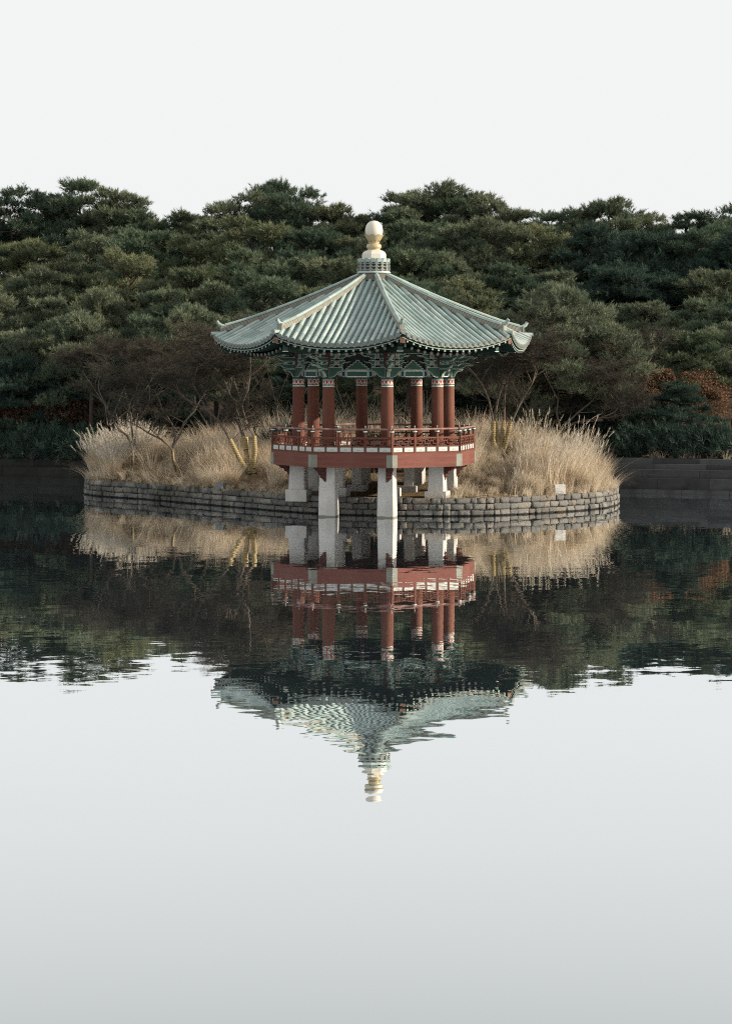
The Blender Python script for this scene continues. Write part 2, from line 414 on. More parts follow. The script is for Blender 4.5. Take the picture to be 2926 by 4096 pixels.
def link(name, data, parent=None, loc=(0, 0, 0), rz=0.0, kind=None):
    o = bpy.data.objects.new(name, data); COL.objects.link(o)
    o.location = loc; o.rotation_euler = (0, 0, rz); o.parent = parent
    if kind: o['kind'] = kind
    return o
def tag(o, label, cat=None, group=None, kind=None):
    o['label'] = label
    if cat: o['category'] = cat
    if group: o['group'] = group
    if kind: o['kind'] = kind
    return o
def tri_mesh(name, V, T, mat, tint=None):
    """V (n,3) float, T (m,3) int, tint per vertex"""
    me = bpy.data.meshes.new(name)
    me.vertices.add(len(V)); me.vertices.foreach_set('co', np.asarray(V, np.float32).ravel())
    nt = len(T)
    me.loops.add(nt * 3); me.loops.foreach_set('vertex_index', np.asarray(T, np.int32).ravel())
    me.polygons.add(nt); me.polygons.foreach_set('loop_start', np.arange(0, nt * 3, 3, dtype=np.int32))
    try: me.polygons.foreach_set('loop_total', np.full(nt, 3, np.int32))
    except Exception: pass
    if tint is not None:
        at = me.attributes.new('tint', 'FLOAT', 'POINT'); at.data.foreach_set('value', np.asarray(tint, np.float32))
    me.materials.append(mat); me.update(); me.validate(); return me
def offset_poly(poly, d):
    n = len(poly); area = sum(poly[i][0] * poly[(i + 1) % n][1] - poly[(i + 1) % n][0] * poly[i][1] for i in range(n))
    sg = 1 if area > 0 else -1; out = []
    for i in range(n):
        p0, p1, p2 = Vector(poly[i - 1]), Vector(poly[i]), Vector(poly[(i + 1) % n])
        e1 = (p1 - p0).normalized(); e2 = (p2 - p1).normalized()
        n1 = Vector((-e1.y, e1.x)) * sg; n2 = Vector((-e2.y, e2.x)) * sg
        b = n1 + n2
        if b.length < .2: b = n1
        else: b = b / max(.45, b.length_squared / 2)
        q = p1 + b * d; out.append((q.x, q.y))
    return out

# ------------------------------------------------------------------ setting: water, ground, peninsula
BL, BR = Vector((-14.0, 87.0)), Vector((12.0, 77.6))
BD = (BR - BL).normalized(); BN = Vector((-BD.y, BD.x))
if BN.y < 0: BN = -BN
def hill(v):
    if v < 1.55: return -1.5
    if v < 2.3: return 1.22
    z = 1.22 + .085 * (v - 2.3) + .03 * max(0, min(v, 24) - 8)
    return min(13.5, 4.9 + .155 * (v - 40)) if v > 40 else z
def bank_v(x, y): return (Vector((x, y)) - BL).dot(BN)
def terrain(x, y):
    v = bank_v(x, y)
    return hill(v) + .35 * math.sin(x * .21 + 1) * min(1, max(0, v - 4) / 15)
vs_ = [-900, -60, -5, 1.5, 1.6, 2, 2.3, 4, 7, 10, 14, 18, 22, 26, 30, 35, 40, 50, 62, 74, 84, 95, 200, 600, 2500]
us_ = [-2500, -600, -200, -100] + list(np.linspace(-60, 90, 51)) + [130, 230, 700, 2500]
mb = MB().mat('ground')
for v in vs_:
    for u in us_:
        p = BL + BD * u + BN * v; mb.v.append((p.x, p.y, terrain(p.x, p.y) if v < 300 else 13.5))
nu = len(us_)
for j in range(len(vs_) - 1):
    for i in range(nu - 1):
        mb.face((j * nu + i, j * nu + i + 1, (j + 1) * nu + i + 1, (j + 1) * nu + i), True)
g = link('ground', mb.mesh('ground')); tag(g, 'brown wooded hillside rising behind the pond', kind='structure')
mb = MB().mat('water'); mb.v = [(-900, -500, 0), (900, -500, 0), (900, 300, 0), (-900, 300, 0)]; mb.face((0, 1, 2, 3))
w = link('water', mb.mesh('water')); tag(w, 'calm pond mirroring the pavilion and the white sky', kind='structure')

wall_pts = [(-10.9, 86.2), (-11.0, 82.5), (-10.85, 79.0), (-10.25, 76.8), (-8.18, 74.7), (-5.9, 71.95), (-3.6, 69.2), (-2.2, 67.65), (-1.0, 66.75), (.3, 66.25), (1.6, 66.02), (3.0, 66.0),
            (4.75, 66.6), (7.1, 68.5), (8.5, 70.6), (9.0, 73.0), (9.1, 76.0), (8.95, 78.9)]
def catmull(pts, per=12):
    out = []; n = len(pts)
    for i in range(n - 1):
        p0, p1, p2, p3 = [Vector(pts[min(max(k, 0), n - 1)]) for k in (i - 1, i, i + 1, i + 2)]
        for j in range(per):
            t = j / per
            out.append(.5 * ((2 * p1) + (-p0 + p2) * t + (2 * p0 - 5 * p1 + 4 * p2 - p3) * t * t + (-p0 + 3 * p1 - 3 * p2 + p3) * t ** 3))
    out.append(Vector(pts[-1])); return out
WP = catmull(wall_pts)
WL = [0.0]
for i in range(1, len(WP)): WL.append(WL[-1] + (WP[i] - WP[i - 1]).length)
def wall_at(s):
    s = max(0, min(WL[-1] - 1e-4, s))
    i = int(np.searchsorted(WL, s)) - 1; i = max(0, min(i, len(WP) - 2))
    t = (s - WL[i]) / (WL[i + 1] - WL[i]); p = WP[i].lerp(WP[i + 1], t)
    a, b = WP[max(0, i - 2)], WP[min(len(WP) - 1, i + 3)]
    d = (b - a).normalized(); return p, d, Vector((d.y, -d.x))     # outward normal (towards the water)
def gz(x, y):
    """top of the peninsula"""
    e = min((Vector((x, y)) - p).length for p in WP[::3])
    k = min(1, e / 5.0); k = k * k * (3 - 2 * k)
    m = math.exp(-((x - 5.2) ** 2 / 8 + (y - 76.5) ** 2 / 10)) + .5 * math.exp(-((x + 5) ** 2 / 9 + (y - 78) ** 2 / 8))
    near = max(0, 1 - math.hypot(x - .27, y - 68) / 4.5)
    return .57 + .55 * k * (1 - near) + .55 * m * k + .35 * max(0, min(1, (y - 74) / 6)) * (1 - .3 * k)
mb = MB().mat('islandsoil')
rings = [0, .06, .15, .3, .5, .75, 1.0]; cen = Vector((-.6, 82.0)); n = len(WP)
for k in rings:
    for p in WP:
        c = Vector((lerp(p.x, -.8, .6), 84.5))
        q = p.lerp(c, k); nx = (c - p).normalized() * .12
        q = q + nx; mb.v.append((q.x, q.y, gz(q.x, q.y) if k else .55))
for j in range(len(rings) - 1):
    for i in range(n - 1): mb.face((j * n + i, j * n + i + 1, (j + 1) * n + i + 1, (j + 1) * n + i), True)
o = len(mb.v)
g = link('peninsula_ground', mb.mesh('peninsula_ground')); tag(g, 'low turf peninsula behind the stone wall', kind='structure')

# retaining wall: every stone its own piece
def stone_mesh(seed):
    r = random.Random(seed); m = MB().mat('stone'); b = .07
    nx, nz = 4, 3
    def pt(i, j, d):
        return (i, j, d)
    # unit stone: x -.5...5, z 0..1, y 0 (back) .. -1 (front face, rounded)
    V = []; 
    for iz in range(nz + 1):
        for ix in range(nx + 1):
            x = ix / nx - .5; z = iz / nz
            edge = (ix in (0, nx)) + (iz in (0, nz))
            y = -1 + (.0 if edge == 0 else .09 if edge == 1 else .18) + r.uniform(-.12, .12)
            jx = r.uniform(-.03, .03); jz = r.uniform(-.05, .05)
            V.append((x * (.975) + jx * (1 if edge else 1.5), y, min(1.02, max(-.02, z + jz))))
    m.v = V[:]
    for iz in range(nz):
        for ix in range(nx):
            a = iz * (nx + 1) + ix
            m.face((a, a + 1, a + nx + 2, a + nx + 1), True)
    o = len(m.v)
    m.v += [(-.48, 0, 0), (.48, 0, 0), (.48, 0, 1), (-.48, 0, 1)]
    bot = list(range(nx + 1)); top = [nz * (nx + 1) + i for i in range(nx + 1)]
    lef = [i * (nx + 1) for i in range(nz + 1)]; rig = [i * (nx + 1) + nx for i in range(nz + 1)]
    m.face(tuple(top + [o + 2, o + 3])); m.face(tuple(reversed(bot)) + (o, o + 1))
    m.face(tuple(lef) + (o + 3, o)); m.face(tuple(reversed(rig)) + (o + 1, o + 2))
    return m.mesh('stone')
SM = [stone_mesh(i) for i in range(10)]
mb = MB().mat('mortar')
off = []
for k, (dx, z) in enumerate(((.10, -.9), (.10, .53), (.45, .53), (.45, -.9))):
    for i, p in enumerate(WP):
        _, d, nn = wall_at(WL[i]); q = p - nn * dx; mb.v.append((q.x, q.y, z))
for k in range(3):
    for i in range(n - 1): mb.face((k * n + i, k * n + i + 1, (k + 1) * n + i + 1, (k + 1) * n + i))
wall = link('retaining_wall', mb.mesh('wall_core'))
tag(wall, 'low curved retaining wall of rough grey stone blocks along the water', 'stone wall')
rs = random.Random(5); count = 0
S0, S1 = 5.0, WL[-1] - 2.0
def s_near(x, y): return WL[min(range(len(WP)), key=lambda i: (WP[i] - Vector((x, y))).length)]
SV0, SV1 = s_near(-10.85, 78.6), s_near(9.1, 75.5)
rest = MB().mat('stone')
for c in range(4):
    s = S0 + rs.uniform(0, .3); z0 = -.2 + .2 * c
    while s < S1:
        L = rs.choice([.2, .25, .28, .32, .36, .4, .46, .56]) * rs.uniform(.9, 1.14)
        p, d, nn = wall_at(s + L / 2); sm = rs.choice(SM)
        hh = .2 - rs.uniform(.004, .03); q = p - nn * .20
        sc_ = (L - .014, .18 + rs.uniform(0, .09), hh); lo_ = (q.x, q.y, z0 + .004)
        ro_ = (0, rs.uniform(-.02, .02), math.atan2(d.y, d.x) + rs.uniform(-.05, .05))
        if c and SV0 < s < SV1:
            st = link('stone', sm, wall); st.scale = sc_; st.location = lo_; st.rotation_euler = ro_; count += 1
        else:
            mw = Matrix.Translation(lo_) @ Matrix.Rotation(ro_[2], 4, 'Z') @ Matrix.Rotation(ro_[1], 4, 'Y') @ Matrix.Diagonal((*sc_, 1)); o = len(rest.v)
            rest.v += [tuple(mw @ v.co) for v in sm.vertices]
            for f in sm.polygons: rest.face(tuple(o + k for k in f.vertices), f.use_smooth)
        s += L
link('stone_courses', rest.mesh('stone_courses'), wall, kind='stuff')
assert count <= 300, count
assert 3 * 0 == 0
print('wall stones', count)

# stepped embankment of the far bank, in blocks
def embankment(name, u0, u1, label, mat='step'):
    tiers = [(-.6, .16, 0.0), (.16, .58, .22), (.58, .90, .52), (.90, 1.10, .82), (1.10, 1.30, 1.12)]
    root = link(name, None, None, (*(BL + BD * u0), 0.0)); tag(root, label, 'embankment')
    r = random.Random(int(u0 * 10) + 3)
    for z0, z1, v in tiers:
        u = 0
        while u < u1 - u0:
            L = min(r.uniform(1.2, 2.2), u1 - u0 - u)
            if L < .3: break
            m = MB().mat(mat); e = .012
            m.box(0, L - .012, 0, .9, z0, z1 - .02); 
            a = len(m.v); 
            m.extr([(0 + e, z1 - .02), (L - .012 - e, z1 - .02), (L - .012 - e, z1), (0 + e, z1)], .015, .9, lambda p, q, t: (p, t, q))
            b = link('stone_step', m.mesh('stone_step'), root)
            q = BD * u + BN * (v + r.uniform(-.01, .01)); b.location = (q.x, q.y, 0); b.rotation_euler = (0, 0, math.atan2(BD.y, BD.x))
            u += L
    return root
def u_of(px, d=80):
    # intersection of the view ray with the bank line
    k = (px - CX) / F; # x = k*y
    # BL + BD*u : x = k*y
    return (k * BL.y - BL.x) / (BD.x - k * BD.y)
embankment('embankment', u_of(2420), u_of(3100), 'grey stepped granite embankment at the water edge beside the tawny grass')
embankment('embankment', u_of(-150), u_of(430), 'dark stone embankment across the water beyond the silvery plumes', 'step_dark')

# ------------------------------------------------------------------ pavilion
DP = 68.0; PC = Vector((X(1495, DP), DP, 0)); PROT = R(-13.1)
T22 = math.tan(R(22.5)); C22 = math.cos(R(22.5)); S22 = math.sin(R(22.5))
pav = link('pavilion', None, None, PC, PROT)
tag(pav, 'octagonal pavilion with pale green tiled roof and red columns standing over the water', 'pavilion')
RCOL, RDECK, REAVE = 2.53, 3.45, 5.35
def corner_xy(k, r=RCOL):
    a = R(22.5 + 45 * k); return (r * math.sin(a), -r * math.cos(a))
FK = [R(45 * k) for k in range(8)]; CK = [R(22.5 + 45 * k) for k in range(8)]

# pillars
def chamf_sq(w, c): return [(-w + c, -w), (w - c, -w), (w, -w + c), (w, w - c), (w - c, w), (-w + c, w), (-w, w - c), (-w, -w + c)]
def pillar_mesh(z0, z1, w0, w1, ch=.03):
    m = MB().mat('granite'); a = chamf_sq(w0, ch); b = chamf_sq(w1, ch)
    m.v = [(x, y, z0) for x, y in a] + [(x, y, z1) for x, y in b]
    for i in range(8): j = (i + 1) % 8; m.face((i, j, 8 + j, 8 + i))
    m.face(tuple(reversed(range(8)))); m.face(tuple(range(8, 16))); return m.mesh('granite_pillar')
pm_front = pillar_mesh(-.8, 1.66, .295, .25); pm_land = pillar_mesh(.74, 1.66, .275, .25)
def plinth_mesh(w, z0, z1):
    m = MB().mat('granite'); a = chamf_sq(w, .012)
    m.extr(a, z0, z1 - .012, lambda p, q, t: (p, q, t)); m.extr(chamf_sq(w - .012, .012), z1 - .012, z1, lambda p, q, t: (p, q, t)); return m.mesh('plinth')
pl = plinth_mesh(.36, .40, .79); pl_in = plinth_mesh(.30, .5, .86)
for k in range(8):
    x, y = corner_xy(k)
    if k in (0, 7): link('granite_pillar', pm_front, pav, (x, y, 0))
    else:
        a = link('granite_pillar', pm_land, pav, (x, y, 0)); link('plinth', pl, a)
pm_in = pillar_mesh(.8, 1.9, .17, .15, .02)
for x, y in ((-1.0, -.75), (.75, -.85), (1.05, .75), (-.8, 1.0)):
    a = link('inner_support', pm_in, pav, (x, y, 0)); link('plinth', pl_in, a)
# carved corbels under the deck
corb = MB().mat('darkred')
pts = [(2.72, 1.60), (2.72, 1.16), (2.80, 1.14), (2.83, 1.24), (2.89, 1.28), (2.91, 1.36), (2.99, 1.39), (3.02, 1.47), (3.12, 1.49), (3.18, 1.56), (3.30, 1.60)]
corb.extr(pts, -.085, .085, lambda p, q, t: (t, -p, q))
cm = corb.mesh('corbel')
beam = MB().mat('darkred'); beam.box(-.09, .09, -3.3, -.2, 1.66, 1.82); bm_ = beam.mesh('floor_beam')
for k in range(8):
    link('corbel', cm, pav, rz=CK[k]); link('floor_beam', bm_, pav, rz=CK[k])
# deck and fascia
d = MB().mat('floor'); AD = RDECK * C22
d.lathe([(RDECK - .14, 1.84), (RDECK - .14, 2.06)], 8, a0=R(22.5), sm=False); link('deck_floor', d.mesh('deck_floor'), pav)
fb = MB().mat('red_board'); fb.mitre(AD, AD - .11, 1.62, 2.07); fb.mitre(AD - .012, AD - .10, 2.07, 2.092)
fbm = fb.mesh('fascia_board')
cp = MB().mat('plate'); W = AD * T22
cpms = []
for sx in (-1, 1):
    x0, x1 = sorted((sx * (W - .19), sx * (W - .0005)))
    cp = MB().mat('plate'); cp.box(x0, x1, -AD - .006, -AD + .02, 1.625, 2.03); cpms.append(cp.mesh('corner_plate'))
# railing
AR = AD - .06
rail = MB().mat('red'); rail.mitre(AR + .03, AR - .04, 2.094, 2.125); rail.mitre(AR + .03, AR - .04, 2.27, 2.305); rail.mitre(AR + .032, AR - .04, 2.545, 2.59)
railm = rail.mesh('railing')
WR = AR * T22; bays = [(-WR + 2 * WR / 3 * i, -WR + 2 * WR / 3 * (i + 1)) for i in range(3)]
post = MB().mat('red'); post.box(-.033, .033, -.038, .035, 2.092, 2.755); postm = post.mesh('post')
mull = MB().mat('red'); mull.box(-.024, .024, -.034, .03, 2.1255, 2.2695); mullm = mull.mesh('mullion')
cap = MB().mat('green'); cap.lathe([(.03, 2.70), (.06, 2.725), (.066, 2.745)], 8); cap.mat('white'); cap.lathe([(.05, 2.746), (.074, 2.765), (.074, 2.785)], 8)
cap.mat('green'); cap.lathe([(.045, 2.786), (.05, 2.81), (.03, 2.83)], 8); capm = cap.mesh('lotus_cap')
knob = MB().mat('pale'); knob.lathe([(.008, 2.86), (.012, 2.90), (.022, 2.925), (.014, 2.95), (.003, 2.965)], 6); knobm = knob.mesh('knob')
hr = MB().mat('handrail'); HW = (AR + .0) * T22
hr.tube([(-HW - .06, -AR, 2.845), (0, -AR, 2.84), (HW + .06, -AR, 2.845)], .036, 8); hrm = hr.mesh('handrail')
pw = (2 * WR / 3 - .066 - .048) / 2
wp = MB().mat('panel')
wp.v = [(-pw / 2, -.012, 2.1265), (pw / 2, -.012, 2.1265), (pw / 2, -.012, 2.2685), (-pw / 2, -.012, 2.2685)]
wp.face((0, 1, 2, 3), uv=[(0, 0), (1, 0), (1, 1), (0, 1)])
wp.v += [(x, .012, z) for x, y, z in wp.v[:4]]; wp.face((7, 6, 5, 4))
for i in range(4): j = (i + 1) % 4; wp.face((j, i, 4 + i, 4 + j))
wpm = wp.mesh('white_panel')
fr = MB().mat('red'); bw = 2 * WR / 3 - .066; zb, zt = 2.305, 2.545; t = .026
cell = bw / 2.5
def bar(x0, x1, z0, z1, dy=0):
    x0, x1 = max(x0, -bw / 2), min(x1, bw / 2)
    if x1 - x0 > .01: fr.box(x0, x1, -.02 + dy, .012 + dy, z0, z1)
H = zt - zb
for c in range(-1, 3):
    x = -bw / 2 + c * cell + (.02)
    bar(x, x + cell * .72, zb + H * .26, zb + H * .26 + t); bar(x + cell * .36, x + cell * 1.08, zb + H * .62, zb + H * .62 + t, .001)
    bar(x + cell * .36, x + cell * .36 + t, zb, zb + H * .26, .002); bar(x + cell * .72 - t, x + cell * .72, zb + H * .26 + t, zb + H * .62, .003)
    bar(x + cell * .72, x + cell * .72 + t, zb + H * .62 + t, zt, .002); bar(x + cell * .0, x + cell * .0 + t, zb + H * .26 + t, zt - H * .1, .004)
    bar(x + cell * .1, x + cell * .45, zb + H * .84, zb + H * .84 + t * .8, .001); bar(x + cell * .55, x + cell * .9, zb + H * .06, zb + H * .06 + t * .8, .001)
frm = fr.mesh('fret_panel')
for k in range(8):
    f = link('fascia_board', fbm, pav, rz=FK[k]); [link('corner_plate', q, f) for q in cpms]
    r_ = link('railing', railm, pav, rz=FK[k])
    link('handrail', hrm, r_)
    for i, (x0, x1) in enumerate(bays):
        xm = (x0 + x1) / 2
        link('fret_panel', frm, r_, (xm, -AR, 0)); link('mullion', mullm, r_, (xm, -AR, 0))
        for sx in (-1, 1): link('white_panel', wpm, r_, (xm + sx * (pw / 2 + .024), -AR, 0))
        link('post', postm, r_, (x0 if i else x0 + .0, -AR - (.012 if i == 0 else 0), 0)); link('lotus_cap', capm, r_, (x0, -AR, 0)); link('knob', knobm, r_, (x0, -AR, 0))
# columns
cl = MB().mat('red'); cl.lathe([(.205, 2.06), (.206, 3.0), (.198, 3.8), (.193, 4.195)], 28, (0, -RCOL)); clm = cl.mesh('column')
bd = MB().mat('band'); bd.lathe([(.194, 4.195), (.193, 4.48)], 36, (0, -RCOL), uvn=9); bdm = bd.mesh('painted_band')
neck = MB().mat('darkred'); neck.lathe([(.14, 4.48), (.14, 5.3)], 12, (0, -RCOL)); neckm = neck.mesh('column_neck')
base = MB().mat('granite'); base.lathe([(.27, 2.058), (.27, 2.09), (.24, 2.10)], 20, (0, -RCOL)); basem = base.mesh('column_base')
for k in range(8):
    c = link('column', clm, pav, rz=CK[k]); link('painted_band', bdm, c); link('column_neck', neckm, c); link('column_base', basem, c)

# painted head beams
AC = RCOL * C22; WC = RCOL * S22
hb = MB().mat('dgreen'); hb.box(-WC + .14, WC - .14, -AC - .09, -AC + .09, 4.50, 4.72)
hb.mat('pale'); hb.box(-WC - .02, WC + .02, -AC - .115, -AC + .115, 4.722, 4.745)
hbm = hb.mesh('head_beam')
cpn = MB().mat('green'); cpn.box(-.33, .33, -AC - .096, -AC - .088, 4.535, 4.69); cpn.mat('white')
cpn.box(-.33, .33, -AC - .099, -AC - .0885, 4.505, 4.53); cpn.box(-.33, .33, -AC - .099, -AC - .0885, 4.692, 4.715); cpnm = cpn.mesh('beam_panel')
endp = MB()
for sx in (-1, 1):
    endp.mat('blue'); x = sx * .375; endp.box(x - .028, x + .028, -AC - .098, -AC - .0885, 4.505, 4.716)
    endp.mat('pale'); x = sx * .335; endp.box(x - .008, x + .008, -AC - .1, -AC - .0885, 4.505, 4.716)
    endp.mat('pale')
    for a in (-1, 1):
        for j in range(5):
            x0 = sx * (.42 + j * .055); z0 = 4.61 + a * (.085 - .02 * j * (1 if j < 3 else 1)); 
            endp.box(min(x0, x0 + sx * .06), max(x0, x0 + sx * .06), -AC - .097 - .0004 * j, -AC - .0885, z0 - .008, z0 + .008)
endpm = endp.mesh('beam_end_motif')
ros = MB().mat('flower'); ros.disc((0, -AC - .0995, 4.61), (0, -1, 0), .075); rosm = ros.mesh('rosette')
# mid-span bell board
bell = [(-.40, 4.747), (.40, 4.747), (.39, 4.80), (.33, 4.80), (.32, 4.86), (.25, 4.85), (.24, 4.92), (.16, 4.91), (.14, 4.98), (.07, 5.0), (.05, 5.06), (-.05, 5.06), (-.07, 5.0), (-.14, 4.98), (-.16, 4.91), (-.24, 4.92), (-.25, 4.85), (-.32, 4.86), (-.33, 4.80), (-.39, 4.80)]
bl = MB().mat('pale'); fx = lambda a: (lambda p, q, t: (p, -a - t, q))
bl.extr(bell, -.04, .04, fx(AC)); bl.mat('green'); bl.extr(offset_poly(bell, .022), .041, .046, fx(AC)); blm = bl.mesh('bell_board')
# lateral bracket arms (in the face plane), one set at either end of a face
arm1 = [(0.02, 4.495), (.15, 4.495), (.24, 4.53), (.30, 4.60), (.36, 4.66), (.47, 4.70), (.50, 4.76), (.49, 4.83), (.02, 4.83)]
arm2 = [(.02, 4.90), (.42, 4.90), (.50, 4.93), (.56, 4.98), (.62, 4.955), (.70, 4.99), (.76, 5.03), (.68, 5.02), (.62, 5.0), (.57, 5.05), (.48, 5.04), (.02, 5.04)]
arm3 = [(.02, 5.11), (.46, 5.11), (.55, 5.13), (.61, 5.17), (.68, 5.15), (.76, 5.18), (.84, 5.23), (.74, 5.22), (.68, 5.21), (.62, 5.25), (.53, 5.25), (.02, 5.25)]
def arm_mesh(poly, name, sx, a, th=.05, line=.02):
    m = MB(); pp = [(sx * (WC - p), q) for p, q in poly]
    m.mat('pale'); m.extr(pp, -th, th, fx(a)); m.mat('dgreen' if line > .024 else 'green'); m.extr(offset_poly(pp, line), th + .001, th + .005, fx(a)); return m.mesh(name)
arms = []
for sx in (-1, 1):
    arms += [arm_mesh(arm1, 'bracket_arm', sx, AC + .085), arm_mesh(arm2, 'bracket_arm', sx, AC + .06), arm_mesh(arm3, 'bracket_arm', sx, AC + .04)]
blk = MB(); 
def block(m, x, a, z0, z1, w0=.05, w1=.075):
    m.mat('pale'); o = len(m.v)
    m.v += [(x - w0, -a - w0, z0), (x + w0, -a - w0, z0), (x + w0, -a + w0, z0), (x - w0, -a + w0, z0), (x - w1, -a - w1, z1), (x + w1, -a - w1, z1), (x + w1, -a + w1, z1), (x - w1, -a + w1, z1)]
    for q in ((3, 2, 1, 0), (4, 5, 6, 7), (0, 1, 5, 4), (1, 2, 6, 5), (2, 3, 7, 6), (3, 0, 4, 7)): m.face(tuple(o + i for i in q))
    m.mat('dgreen'); o = len(m.v); y = -a - w1 - .003
    m.box(x - w1 * .62, x + w1 * .62, y, y + .03, z0 + .02, z1 - .012)
block(blk, 0, 0, 0, .068); blkm = blk.mesh('bearing_block')
sq = MB().mat('pale'); sq.box(-.08, .08, -.02, .02, -.075, .075); sq.mat('flower'); sq.disc((0, -.022, 0), (0, -1, 0), .066); sqm = sq.mesh('flower_panel')
# continuous upper beam and purlin
ub = MB().mat('dgreen'); ub.mitre(AC + .05, AC - .05, 5.27, 5.39); ub.mat('pale'); ub.mitre(AC + .056, AC + .046, 5.262, 5.275); ubm = ub.mesh('upper_beam')
pu = MB().mat('green'); pu.tube([(-WC - .02, -AC, 5.49), (WC + .02, -AC, 5.49)], .09, 10); pum = pu.mesh('purlin')
pu2 = MB().mat('dgreen'); A2 = AC + .55; pu2.tube([(-A2 * T22 - .02, -A2, 5.40), (A2 * T22 + .02, -A2, 5.40)], .07, 10); pum2 = pu2.mesh('outer_purlin')
gap_shade = MB().mat('soffit'); gap_shade.mitre(AC - .02, AC - .035, 4.75, 5.3); shadem = gap_shade.mesh('gap_shade_board')  # dark sheet added behind the brackets, standing in for the shaded gaps
for k in range(8):
    h = link('head_beam', hbm, pav, rz=FK[k]); link('beam_panel', cpnm, h); link('beam_end_motif', endpm, h); [link('rosette', rosm, h, (sx * .56, 0, 0)) for sx in (-1, 1)]
    link('bell_board', blm, pav, rz=FK[k]); link('upper_beam', ubm, pav, rz=FK[k]); link('purlin', pum, pav, rz=FK[k]); link('outer_purlin', pum2, pav, rz=FK[k])
    link('gap_shade_board', shadem, pav, rz=FK[k])
    bs = link('bracket_set', arms[0], pav, rz=FK[k])
    for a in arms[1:]: link('bracket_arm', a, bs)
    for sx in (-1, 1):
        for dd, z, a in ((.42, 4.831, AC + .07), (.14, 4.831, AC + .07), (.44, 5.041, AC + .05), (.16, 5.041, AC + .05)):
            link('bearing_block', blkm, bs, (sx * (WC - dd), -a, z))
        for dd, z in ((.30, 4.965), (.30, 5.18)):
            link('flower_panel', sqm, bs, (sx * (WC - dd), -AC - .125, z))
# radial tongues at the columns
def tongue(poly, name, th=.055):
    m = MB().mat('pale'); fn = lambda p, q, t: (t, -RCOL - p, q)
    m.extr(poly, -th, th, fn); m.mat('green'); ip = offset_poly(poly, .02)
    m.extr(ip, th + .001, th + .005, fn); m.extr(ip, -th - .005, -th - .001, fn); return m.mesh(name)
tA = tongue([(-.2, 4.78), (.38, 4.78), (.50, 4.80), (.58, 4.87), (.66, 4.90), (.74, 4.86), (.82, 4.87), (.93, 4.96), (1.06, 4.98), (.95, 5.0), (.84, 4.94), (.76, 4.92), (.68, 4.97), (.56, 4.96), (.46, 4.92), (-.2, 4.92)], 'bracket_tongue')
tB = tongue([(-.2, 5.02), (.48, 5.02), (.60, 5.04), (.68, 5.11), (.76, 5.14), (.84, 5.10), (.92, 5.12), (1.02, 5.20), (1.16, 5.23), (1.04, 5.25), (.94, 5.19), (.86, 5.16), (.78, 5.21), (.66, 5.20), (.56, 5.16), (-.2, 5.16)], 'bracket_tongue')
tC = tongue([(.10, 4.50), (.20, 4.50), (.24, 4.60), (.32, 4.68), (.46, 4.70), (.50, 4.77), (.10, 4.77)], 'bracket_support')
for k in range(8):
    b0 = link('corner_bracket', tC, pav, rz=CK[k]); link('bracket_tongue', tA, b0); link('bracket_tongue', tB, b0)
    link('bearing_block', blkm, b0, (0, -RCOL - .44, 4.935)); link('bearing_block', blkm, b0, (0, -RCOL - .52, 5.18)); link('bearing_block', blkm, b0, (0, -RCOL - .14, 4.935))

# ---- roof
AE = REAVE * C22; A0 = .46; Z0, Z1 = 7.74, 5.50
def rsurf(u, a):
    t = max(0, min(1.02, (a - A0) / (AE - A0))); q = min(1.0, abs(u) / max(.05, a * T22))
    z = Z1 + (Z0 - Z1) * ((1 - t) * .86 + .14 * (1 - t) * abs(1 - t))
    return z + .37 * (q ** 2.3) * (max(0, t) ** 1.15)
NR = 19; WE = AE * T22; SP = 2 * WE / (NR + .6)
rows = [(i - (NR - 1) / 2) * SP for i in range(NR)]
# pan tiles: stepped concave courses between the round-tile rows
pan = MB().mat('pan')
edges = [-WE + .01] + [r for r in rows] + [WE - .01]
for i in range(len(edges) - 1):
    u0, u1 = edges[i], edges[i + 1]; um = (u0 + u1) / 2
    amin = max(A0, (min(abs(u0), abs(u1)) if u0 * u1 > 0 else 0) / T22 - .02)
    na = max(2, int((AE - amin) / .105)); prev = None
    for j in range(na):
        a0 = lerp(amin, AE, j / na); a1 = lerp(amin, AE, (j + 1) / na) + .012
        o = len(pan.v)
        for a, dz in ((a0, .004), (a1, .026), (a1, -.012)):
            lim = a * T22
            for q in (0, .25, .5, .75, 1):
                u = lerp(u0, u1, q); u = max(-lim, min(lim, u))
                sag = -.028 * (1 - (2 * q - 1) ** 2)
                pan.v.append((u, -a, rsurf(u, min(a, AE)) + dz + sag))
        for r_ in range(2):
            for c in range(4): 
                b = o + r_ * 5 + c; pan.face((b + 5, b + 6, b + 1, b), r_ == 0)
panm = pan.mesh('roof_surface')
